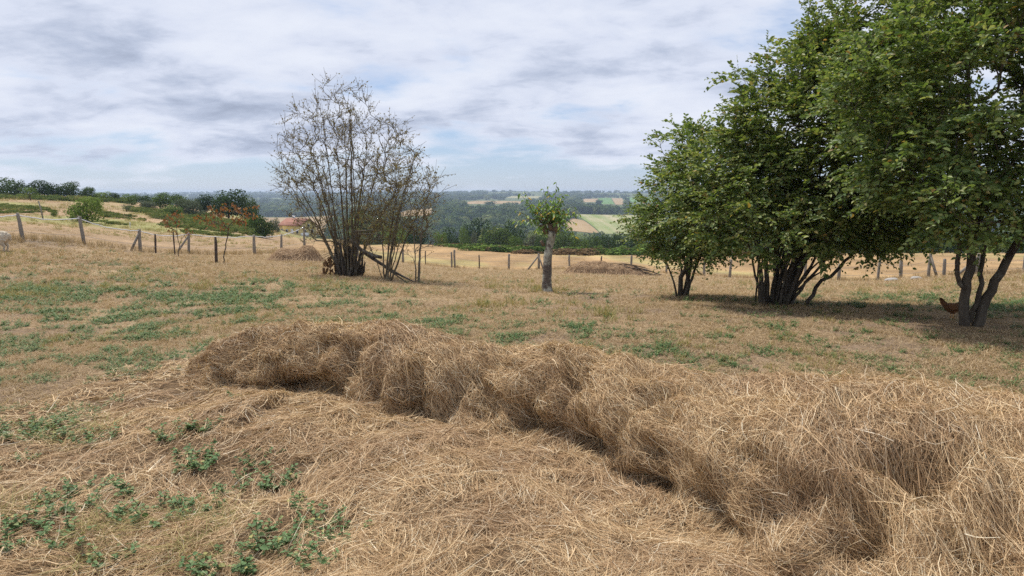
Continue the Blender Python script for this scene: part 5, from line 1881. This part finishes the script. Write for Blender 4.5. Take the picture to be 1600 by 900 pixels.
MESHCACHE = {}
GL = 'trees and bushes on the left hillside'
LEFT = [
    (-6, 303, 277, 56, 'bush', 'far_oak', 'dark bushy tree at the left edge of the skyline', 118),
    (24, 304, 281, 34, 'bush', 'far_oak', 'dark bush on the skyline, second from the left edge', 116),
    (48, 314, 292, 30, 'sparse', 'far_light', 'thin pale green tree below the skyline near the leaning pole', 100),
    (63, 304, 280, 46, 'oak', 'far_oak', 'dark round tree on the skyline above the leaning pole', 117),
    (84, 307, 288, 30, 'bush', 'far_oak', 'low dark bush between the two round skyline trees', 116),
    (106, 309, 283, 36, 'oak', 'far_oak', 'dark round tree on the skyline above the big hillside bush', 118),
    (136, 311, 292, 32, 'bush', 'far_oak', 'green bush on the skyline just right of the round trees', 121),
    (156, 314, 299, 34, 'bush', 'far_light', 'low light green bush lower on the skyline', 122),
    (180, 315, 300, 22, 'oak', 'far_oak', 'small dark tree at the low end of the skyline row', 128),
    (137, 349, 307, 66, 'bush', 'far_light', 'big round bright green bush just beyond the taped fence', 58),
    (207, 322, 304, 28, 'bush', 'far_light', 'bright green bush where the skyline dips', 120),
    (228, 326, 305, 28, 'bush', 'far_oak', 'dark green bush right of the skyline dip', 118),
    (252, 330, 299, 36, 'oak', 'far_light', 'taller light green tree in the hillside hedge', 116),
    (234, 334, 313, 30, 'bush', 'far_grey', 'grey green bush low in the hillside hedge', 108),
    (198, 333, 319, 18, 'sparse', 'far_grey', 'small dull bush alone on the dry hillside', 95),
    (283, 336, 304, 40, 'bush', 'far_oak', 'green bush in the hedge left of the orange leaved tree', 120),
    (270, 341, 320, 30, 'bush', 'far_light', 'yellow green bush behind the thin young tree', 100),
    (302, 341, 312, 44, 'bush', 'far_grey', 'dull green bush behind the orange leaved young tree', 106),
    (320, 338, 302, 36, 'oak', 'far_oak', 'dark tree left of the tallest dark hedge tree', 122),
    (357, 344, 294, 60, 'oak', 'far_oak', 'tallest dark oak at the right end of the hillside hedge', 118),
    (390, 348, 301, 34, 'oak', 'far_oak', 'dark oak ending the hillside hedge at the right', 119),
    (85, 339, 330, 12, 'bush', 'far_light', 'tiny green bush beside the foot of the leaning pole', 62),
    (409, 367, 336, 46, 'bush', 'far_oak', 'round dark bush beside the yellow house', 75),
    (385, 358, 343, 40, 'bush', 'far_light', 'low green bush left of the round dark bush', 90),
    (428, 352, 340, 20, 'bush', 'far_grey', 'pale bush just behind the round dark bush', 120),
]
for px, base, top, w, k, mt, lab, Y in LEFT:
    far_tree(px, base, top, w, k, mt, lab, Y, 'hillside_' + ('bush' if k in ('bush',) else 'tree'), 'bush' if k == 'bush' else 'tree', GL)
GM = 'trees along the far edge of the stubble field'
MID = [
    (618, 388, 350, 44, 'bush', 'far_light', 'light green bush seen through the thin bare shrub', 134),
    (648, 389, 352, 40, 'bush', 'far_oak', 'green bush seen behind the slim sapling', 140),
    (690, 386, 364, 26, 'bush', 'far_light', 'small round bright bush at the left of the field edge', 122),
    (706, 384, 352, 30, 'oak', 'far_oak', 'dark tree behind the small round bright bush', 165),
    (727, 378, 352, 22, 'oak', 'far_light', 'round light green tree left of the largest hedge oak', 150),
    (741, 378, 357, 14, 'tall', 'far_grey', 'slender grey tree beside the largest hedge oak', 148),
    (772, 390, 348, 56, 'oak', 'far_oak', 'largest dark round oak of the field edge', 140),
    (735, 366, 346, 30, 'oak', 'far_oak', 'dark oak rising behind the round light green tree', 172),
    (757, 362, 338, 44, 'oak', 'far_oak', 'broad dark oak rising behind the largest hedge oak', 180),
    (806, 394, 367, 24, 'bush', 'far_light', 'bright round bush in front of the hedge, left of the pollard', 116),
    (800, 372, 344, 40, 'oak', 'far_oak', 'dark oak between the largest oak and the pollard', 170),
    (829, 394, 361, 34, 'oak', 'far_grey', 'grey green tree just left of the pollard trunk', 140),
    (846, 396, 364, 26, 'bush', 'far_oak', 'dark bush hidden partly by the pollard trunk', 136),
    (880, 397, 358, 40, 'oak', 'far_oak', 'dark oak just right of the pollard trunk', 142),
    (906, 397, 362, 34, 'oak', 'far_light', 'lighter green oak second right of the pollard', 146),
    (926, 392, 362, 30, 'oak', 'far_oak', 'dark oak third right of the pollard', 150),
    (950, 397, 366, 34, 'oak', 'far_oak', 'round dark oak near the low right bushes', 140),
    (915, 399, 383, 26, 'bush', 'far_oak', 'low dark green bush in front of the oaks right of the pollard', 118),
    (900, 398, 388, 16, 'bush', 'far_brown', 'small brownish bush at the field edge right of the pollard', 114),
    (817, 394, 383, 14, 'bush', 'far_brown', 'small brown bush at the field edge left of the pollard', 113),
    (836, 395, 385, 28, 'bush', 'far_light', 'low bright green bush at the foot of the hedge by the pollard', 114),
    (968, 391, 359, 36, 'oak', 'far_oak', 'dark oak above the low yellow green bushes', 158),
    (996, 392, 360, 36, 'oak', 'far_oak', 'dark oak partly behind the small leafy bush', 160),
    (935, 399, 384, 18, 'bush', 'far_light', 'small light bush right of the low dark bush', 116),
    (975, 398, 384, 40, 'bush', 'far_light', 'wide yellow green bush left of the small leafy bush', 118),
    (1010, 400, 382, 36, 'bush', 'far_light', 'pale green bush behind the left side of the small leafy bush', 116),
    (1120, 400, 365, 50, 'oak', 'far_oak', 'dark field edge oak between the two leafy bushes', 130),
    (1330, 402, 355, 70, 'oak', 'far_oak', 'dark tree behind the dense bush stems', 108),
    (1372, 402, 366, 50, 'bush', 'far_light', 'light green bush seen under the crowns at the right', 104),
    (1420, 402, 372, 46, 'bush', 'far_light', 'bright green bush right of centre under the crowns', 104),
    (1300, 400, 372, 40, 'bush', 'far_oak', 'dark bush showing between the dense bush stems', 106),
    (1470, 402, 360, 60, 'oak', 'far_oak', 'dark tree just left of the forked trunk', 104),
    (1560, 405, 365, 60, 'bush', 'far_light', 'green bush seen right of the forked trunk', 95),
    (1600, 407, 372, 60, 'bush', 'far_oak', 'dark bush at the right edge below the crown', 85),
    (1345, 398, 330, 80, 'oak', 'far_oak', 'tall dark tree mostly behind the dense bush crown', 130),
    (1440, 398, 330, 80, 'oak', 'far_oak', 'tall dark tree mostly behind the forked tree crown', 128),
]
for px, base, top, w, k, mt, lab, Y in MID:
    far_tree(px, base, top, w, k, mt, lab, Y, 'field_edge_' + ('bush' if k == 'bush' else 'tree'), 'bush' if k == 'bush' else 'tree', GM)


def low_cover():
    """hedge-bottom scrub and bracken: low masses that nobody could count"""
    g = np.random.default_rng(111)
    L = [((g.normal(0, 0.35), g.normal(0, 0.35), 0.28), (0.45, 0.45, 0.34)) for _ in range(5)]
    T = []
    for k in range(3):
        L = [((g.normal(0, 0.35), g.normal(0, 0.35), 0.2), (0.45, 0.45, g.uniform(0.2, 0.36))) for _ in range(5)]
        V, F = leaf_cloud(g, L, 420, 0.16)
        T.append((new_mesh('bracken', V, F), M['fern']))
    P, S = [], []
    for poly, n, s in (([(330, 342), (250, 352), (300, 366), (400, 372), (420, 365), (380, 350)], 700, 0.7), ([(150, 330), (260, 338), (330, 345), (260, 356), (165, 350)], 600, 0.55), ([(-60, 320), (70, 322), (85, 332), (-60, 336)], 400, 0.5),
                       ([(-60, 305), (200, 314), (200, 318), (-60, 309)], 150, 0.8), ([(190, 322), (330, 336), (330, 348), (210, 334)], 200, 0.6), ([(215, 385), (300, 388), (300, 393), (215, 391)], 0, 0.3)):
        Q = np.array(poly, float)
        x, y = g.uniform(Q[:, 0].min(), Q[:, 0].max(), n * 5), g.uniform(Q[:, 1].min(), Q[:, 1].max(), n * 5)
        k = np.nonzero(poly_mask(x, y, Q))[0][:n]
        if len(k) == 0:
            continue
        p = hits(x[k], y[k], 36)
        p = p[fbm(p[:, 0] * 0.12, p[:, 1] * 0.12, 3, 3) > 0.36]
        P += list(p)
        S += list(s * g.uniform(0.6, 1.2, len(p)) * p[:, 1] / 80)
    scatter('bracken', np.array(P), g.uniform(0, 6.28, len(P)), np.array(S), g.integers(0, 3, len(P)), T, 'stuff', 'green bracken covering the hillside beyond the taped fence', 'bracken')
    P, S = [], []
    px = np.arange(690, 1300, 3.2)
    P = hits(px, np.interp(px, [690, 760, 830, 1000, 1300], [384, 392, 395, 398, 400]) + g.normal(0, 0.8, len(px)), 60)
    S = g.uniform(0.9, 1.9, len(px))
    T2 = [(t[0].copy(), None) for t in T]
    for k, t in enumerate(T2):
        t[0].materials.clear()
        t[0].materials.append(M['far_brown' if k == 2 else 'far_oak' if k else 'far_light'])
    S = np.array(S)
    scatter('hedge_scrub', np.array(P), g.uniform(0, 6.28, len(P)), np.stack([S * 1.3, S * 1.3, S * 0.8], -1), g.choice([0, 1, 2], len(P), p=[.3, .4, .3]), T2, 'stuff', 'low tangled scrub along the far edge of the stubble field', 'scrub')


low_cover()


def forest():
    g = np.random.default_rng(121)
    T = []
    for k in range(5):
        me, tr = crown_kind(g, 0.5, 1, 300, 0.16, 8, 0.05)
        T.append((me, M['forest']))
    n = 15000
    Y = np.sqrt(g.uniform(175 ** 2, 1000 ** 2, n))
    n2 = 15000
    Y2 = np.exp(g.uniform(math.log(900), math.log(4000), n2))
    Y = np.concatenate([Y, Y2])
    X = g.uniform(-0.85, 0.85, len(Y)) * Y
    # keep to where woods stand
    pxs = 800 + X / Y * FPX
    n1 = fbm(X / 260 + 3, Y / 260, 1, 3)
    ok = np.ones(len(Y), bool)
    ok &= ~((pxs < 430) & (Y < 420))
    ok &= ~((Y > 1000) & (n1 < 0.47))
    ok &= ~((Y < 330) & (pxs < 560))
    for q in FIELDS:
        c = q.mean(0)
        big = c + (q - c) * 1.06
        ok &= ~poly_mask(X, Y, big)
        # leave open the strip just on the near side, so that the field can be looked into
        for s in (0.97, 0.94):
            ok &= ~poly_mask(X / s, Y / s, q)
    X, Y = X[ok], Y[ok]
    h = np.where(Y < 1000, g.uniform(6, 13, len(Y)), g.uniform(7, 13, len(Y)))
    wgt = h * g.uniform(0.85, 1.25, len(Y)) * np.where(Y > 1000, 1.5, 1.05)
    Z = tz(X, Y) - 0.3
    keep = np.ones(len(X), bool)
    for q, yn in VIEWS:
        for fr in (1.0, 0.6, 0.25):
            zr = Z + h * fr - EYE[2]
            yc, zc = Y * CP - zr * SP, Y * SP + zr * CP
            keep &= ~(poly_mask(800 + X / yc * FPX, 450 - zc / yc * FPX, q.mean(0) + (q - q.mean(0)) * 0.97) & (Y < yn * 1.02))
    X, Y, Z, h, wgt = X[keep], Y[keep], Z[keep], h[keep], wgt[keep]
    P = np.stack([X, Y, Z], -1)
    scatter('distant_wood', P, g.uniform(0, 6.28, len(P)), np.stack([wgt, wgt, h], -1), g.integers(0, 5, len(P)), T, 'stuff', 'dark green woodland covering the valley and the far hills', 'woodland')


forest()


# ------------------------------------------------------------------ far house
def house():
    p = hit(466, 366.5, 150)
    Y = p[1]
    m = Y / FPX
    root = thing('house', 'yellow house with red tiled roof in the valley', 'house', p)
    root.rotation_euler = (0, 0, R(-30))
    root.scale = (0.8, 0.8, 0.8)
    Lh, Dh, hw, hr = 9.5, 7.0, 3.3, 1.9
    s = Soup()
    x, y = Lh / 2, Dh / 2
    s.add([(-x, -y, -1), (x, -y, -1), (x, y, -1), (-x, y, -1), (-x, -y, hw), (x, -y, hw), (x, y, hw), (-x, y, hw), (-x, 0, hw + hr), (x, 0, hw + hr)],
          [(0, 1, 5, 4), (2, 3, 7, 6)])
    s.add(np.zeros((0, 3)), np.array([(1, 2, 6, 9, 5), (3, 0, 4, 8, 7)]) - 10)
    link('wall', s.mesh('wall'), M['wall'], root)
    s = Soup()
    e, t = 0.5, 0.18
    for sg in (-1, 1):
        V = []
        for dz in (0, t):
            V += [(-x - e, sg * (y + e), hw - hr * e / y + dz), (x + e, sg * (y + e), hw - hr * e / y + dz), (x + e, 0, hw + hr + dz + 0.02), (-x - e, 0, hw + hr + dz + 0.02)]
        s.add(V, [(0, 3, 2, 1), (4, 5, 6, 7), (0, 1, 5, 4), (1, 2, 6, 5), (2, 3, 7, 6), (3, 0, 4, 7)])
    rf = link('roof', s.mesh('roof'), M['roof'], root)
    s = Soup()
    s.box((-2.5, 0.6, hw + hr + 0.3), (0.7, 0.7, 1.4))
    link('chimney', s.mesh('chimney'), M['white'], rf)
    for wx in (-3.6, -1.4, 3.4):
        s = Soup()
        s.box((wx, -y - 0.03, 1.25), (1.05, 0.10, 1.25))
        f = link('window', s.mesh('window'), M['white'], root)
        s = Soup()
        s.box((wx, -y - 0.085, 1.25), (0.85, 0.03, 1.05))
        link('pane', s.mesh('pane'), M['glass'], f)
    s = Soup()
    s.box((1.0, -y - 0.03, 0.95), (1.1, 0.10, 2.1))
    link('door', s.mesh('door'), M['white'], root)
    for wy, wz in ((-1.6, 1.2), (1.6, 1.2), (0, 3.0)):
        s = Soup()
        s.box((x + 0.03, wy, wz), (0.10, 1.1, 1.15))
        f = link('window', s.mesh('window'), M['white'], root)
        s = Soup()
        s.box((x + 0.085, wy, wz), (0.03, 0.9, 0.95))
        link('pane', s.mesh('pane'), M['glass'], f)
    s = Soup()
    s.box((-x - 1.6, -y + 1.5, 0.2), (3.0, 3.0, 2.6))
    link('annex', s.mesh('annex'), M['wall'], root)
    s = Soup()
    s.box((x + 0.9, -y + 1.0, -0.1), (1.6, 2.0, 1.9))
    link('porch', s.mesh('porch'), M['white'], root)


house()
p = hit(698, 317.5, 400)
s_ = Soup()
s_.box((0, 0, 2.0), (16, 7, 5))
root = thing('farm_shed', 'low pale farm shed on the far tan field', 'shed', p)
link('wall', s_.mesh('wall'), M['white'], root)
s_ = Soup()
s_.add([(-8.6, -4.1, 4.3), (8.6, -4.1, 4.3), (8.6, 0, 6.4), (-8.6, 0, 6.4), (8.6, 4.1, 4.3), (-8.6, 4.1, 4.3)], [(0, 1, 2, 3), (3, 2, 4, 5)])
link('roof', s_.mesh('roof'), M['stone'], root)


# ------------------------------------------------------------------ animals
def remeshed(soup, name, voxel, disp=None):
    me0 = soup.mesh('tmp')
    o = bpy.data.objects.new('tmp', me0)
    COL.objects.link(o)
    md = o.modifiers.new('r', 'REMESH')
    md.mode = 'VOXEL'
    md.voxel_size = voxel
    sm = o.modifiers.new('s', 'SMOOTH')
    sm.iterations = 4
    dg = bpy.context.evaluated_depsgraph_get()
    me = bpy.data.meshes.new_from_object(o.evaluated_get(dg))
    bpy.data.objects.remove(o)
    bpy.data.meshes.remove(me0)
    me.name = name
    V = np.empty(len(me.vertices) * 3, np.float32)
    me.vertices.foreach_get('co', V)
    V = V.reshape(-1, 3)
    if disp is not None:
        N = np.empty(len(me.vertices) * 3, np.float32)
        me.vertices.foreach_get('normal', N)
        V = V + N.reshape(-1, 3) * disp(V)[:, None]
        me.vertices.foreach_set('co', V.astype(np.float32).ravel())
    me.polygons.foreach_set('use_smooth', np.ones(len(me.polygons), bool))
    me.update()
    return me


def loft(s, P, R2, n=14):
    """elliptical sections along x: P centres, R2 (ry, rz)"""
    a = np.linspace(0, 2 * np.pi, n, endpoint=False)
    V = np.array([[(p[0], p[1] + ry * math.cos(t), p[2] + rz * math.sin(t)) for t in a] for p, (ry, rz) in zip(P, R2)]).reshape(-1, 3)
    k = len(P)
    i = np.arange(n)
    j = (i + 1) % n
    Q = np.concatenate([np.stack([r * n + i, r * n + j, (r + 1) * n + j, (r + 1) * n + i], -1) for r in range(k - 1)])
    s.add(V, Q)
    o = s.n - len(V)
    s.F.setdefault(3, []).append(np.stack([np.full(n - 2, o), o + i[2:], o + i[1:-1]], -1))
    s.F.setdefault(3, []).append(np.stack([np.full(n - 2, o + (k - 1) * n), o + (k - 1) * n + i[1:-1], o + (k - 1) * n + i[2:]], -1))


def sheep():
    p = hit(3, 393)
    k = (393 - 361) / FPX * p[1] / 0.74          # back height in the photograph over the model's
    root = thing('sheep', 'cream woolly sheep, its rump showing at the left edge', 'sheep', p + np.array([-0.26 * k, 0, 0]))
    root.scale = (k, k, k)
    root.rotation_euler = (0, 0, R(8))
    s = Soup()
    xs = [-0.52, -0.46, -0.3, -0.05, 0.2, 0.36, 0.47, 0.53]
    zs = [0.56, 0.55, 0.51, 0.49, 0.50, 0.51, 0.52, 0.52]
    rs = [(0.08, 0.09), (0.15, 0.17), (0.21, 0.23), (0.24, 0.25), (0.23, 0.24), (0.21, 0.22), (0.15, 0.17), (0.06, 0.08)]
    loft(s, [(x, 0, z) for x, z in zip(xs, zs)], rs)
    s.tube(np.array([[-0.4, 0, 0.58], [-0.56, 0, 0.68], [-0.66, 0, 0.74]]), [0.14, 0.11, 0.085], 10)          # neck
    s.tube(np.array([[-0.6, 0, 0.77], [-0.7, 0, 0.76], [-0.82, 0, 0.68], [-0.88, 0, 0.64]]), [0.07, 0.085, 0.055, 0.04], 10)   # head
    for x, kn, y in ((-0.33, -0.01, 0.12), (-0.33, -0.01, -0.12)):
        s.tube(np.array([[x, y, 0.42], [x - 0.02, y, 0.26], [x, y, 0.12], [x - 0.01, y, 0.0]]), [0.085, 0.05, 0.036, 0.036], 9)
    for y in (0.12, -0.12):
        s.tube(np.array([[0.36, y, 0.45], [0.30, y, 0.30], [0.40, y, 0.19], [0.375, y, 0.08], [0.36, y, 0.0]]), [0.12, 0.085, 0.045, 0.036, 0.036], 9)
    s.tube(np.array([[0.5, 0, 0.60], [0.56, 0, 0.52], [0.57, 0, 0.38]]), [0.05, 0.045, 0.03], 8)     # tail
    me = remeshed(s, 'fleece', 0.016, lambda V: (fbm(V[:, 0] * 13, V[:, 1] * 13, V[:, 2] * 13, 3) - 0.45) * 0.075 * sstep(0.22, 0.34, V[:, 2]) * sstep(-0.72, -0.58, V[:, 0]))
    link('body', me, M['wool'], root)
    for y in (0.07, -0.07):
        e = Soup()
        v, f = leaf_arrays(np.array([[-0.66, y, 0.79]]), np.array([[0.15, y * 9, -0.12]]), np.array([[0, 0, 1.0]]), np.array([0.11]), np.array([0.06]))
        e.add(v, f)
        link('ear', e.mesh('ear'), M['face'], root)
    for x in (-0.34, 0.36):
        for y in (0.12, -0.12):
            e = Soup()
            e.tube(np.array([[x - 0.005, y, 0.045], [x - 0.012, y, 0.0]]), [0.039, 0.045], 8)
            link('hoof', e.mesh('hoof'), M['hoof'], root)


sheep()


def hen():
    p = hit(1482, 499)
    k = (25 / FPX * p[1]) / 0.26
    k = max(0.8, min(k, 1.2))
    root = thing('hen', 'brown hen standing half behind the forked trunk', 'hen', p + np.array([0.09, 0.08, 0]))
    root.scale = (k, k, k)
    s = Soup()
    xs = [-0.15, -0.11, -0.03, 0.05, 0.11, 0.15]
    zs = [0.215, 0.195, 0.175, 0.175, 0.19, 0.21]
    rs = [(0.022, 0.03), (0.055, 0.06), (0.082, 0.085), (0.08, 0.082), (0.058, 0.062), (0.03, 0.035)]
    loft(s, [(x, 0, z) for x, z in zip(xs, zs)], rs)
    s.tube(np.array([[0.10, 0, 0.21], [0.145, 0, 0.275], [0.155, 0, 0.34]]), [0.055, 0.036, 0.027], 9)
    s.tube(np.array([[0.14, 0, 0.345], [0.165, 0, 0.355], [0.19, 0, 0.35]]), [0.022, 0.031, 0.02], 9)
    s.tube(np.array([[-0.09, 0, 0.2], [-0.16, 0, 0.26], [-0.20, 0, 0.315]]), [0.05, 0.045, 0.025], 8)
    for y in (0.035, -0.035):
        s.tube(np.array([[0.01, y, 0.14], [0.012, y, 0.10], [0.0, y, 0.075]]), [0.036, 0.024, 0.013], 8)
    me = remeshed(s, 'body', 0.007, lambda V: (fbm(V[:, 0] * 60, V[:, 1] * 60, V[:, 2] * 60, 2) - 0.5) * 0.010)
    link('body', me, M['hen'], root)
    for y in (0.078, -0.078):
        w = Soup()
        loft(w, [(-0.10, y, 0.19), (-0.04, y * 1.08, 0.185), (0.03, y * 1.1, 0.19), (0.075, y, 0.2)], [(0.004, 0.012), (0.013, 0.042), (0.014, 0.045), (0.006, 0.02)], 10)
        link('wing', w.mesh('wing', True), M['hen'], root)
    t = Soup()
    for i in range(7):
        a = (i - 3) * 0.16
        v, f = leaf_arrays(np.array([[-0.15, (i - 3) * 0.008, 0.245]]), np.array([[-0.55, a * 0.6, 0.9 + 0.1 * math.cos(a)]]), np.array([[0.3, (i - 3) * 1.0, 0.1]]), np.array([0.12]), np.array([0.045]))
        t.add(v, f)
    link('tail', t.mesh('tail'), M['hen'], root)
    for y in (0.035, -0.035):
        l = Soup()
        l.tube(np.array([[0.0, y, 0.085], [0.004, y, 0.04], [-0.002, y, 0.008]]), [0.009, 0.0065, 0.0075], 7)
        for a in (-0.5, 0.0, 0.5, math.pi):
            e = 0.045 if a != math.pi else 0.022
            l.tube(np.array([[-0.002, y, 0.008], [math.cos(a) * e * 0.6, y + math.sin(a) * e * 0.6, 0.008], [math.cos(a) * e, y + math.sin(a) * e, 0.003]]), [0.006, 0.005, 0.003], 5)
        link('leg', l.mesh('leg', True), M['hen_leg'], root)
    c = Soup()
    loft(c, [(0.15, 0, 0.383), (0.165, 0, 0.392), (0.18, 0, 0.386), (0.192, 0, 0.374)], [(0.003, 0.008), (0.005, 0.016), (0.005, 0.013), (0.003, 0.006)], 8)
    link('comb', c.mesh('comb', True), M['comb'], root)
    c = Soup()
    c.tube(np.array([[0.186, 0, 0.352], [0.20, 0, 0.348], [0.212, 0, 0.342]]), [0.009, 0.006, 0.001], 7)
    link('beak', c.mesh('beak', True), M['hen_leg'], root)


hen()


# ------------------------------------------------------------------ haze
def haze():
    zt = 12.0
    s = Soup()
    s.box((0, 0, (zt - 130) / 2), (10200, 10200, zt + 130))
    m, w = new_mat('haze')
    v = w.n('ShaderNodeVolumePrincipled', {'Color': (0.66, 0.80, 1.0, 1.0), 'Density': 0.00022, 'Anisotropy': 0.2})
    out = w.n('ShaderNodeOutputMaterial')
    w.link(v.outputs[0], out.inputs['Volume'])
    o = link('haze', s.mesh('haze'), m, None, 'thin blue summer haze over the valley', 'haze', None, 'stuff')
    return o


haze()
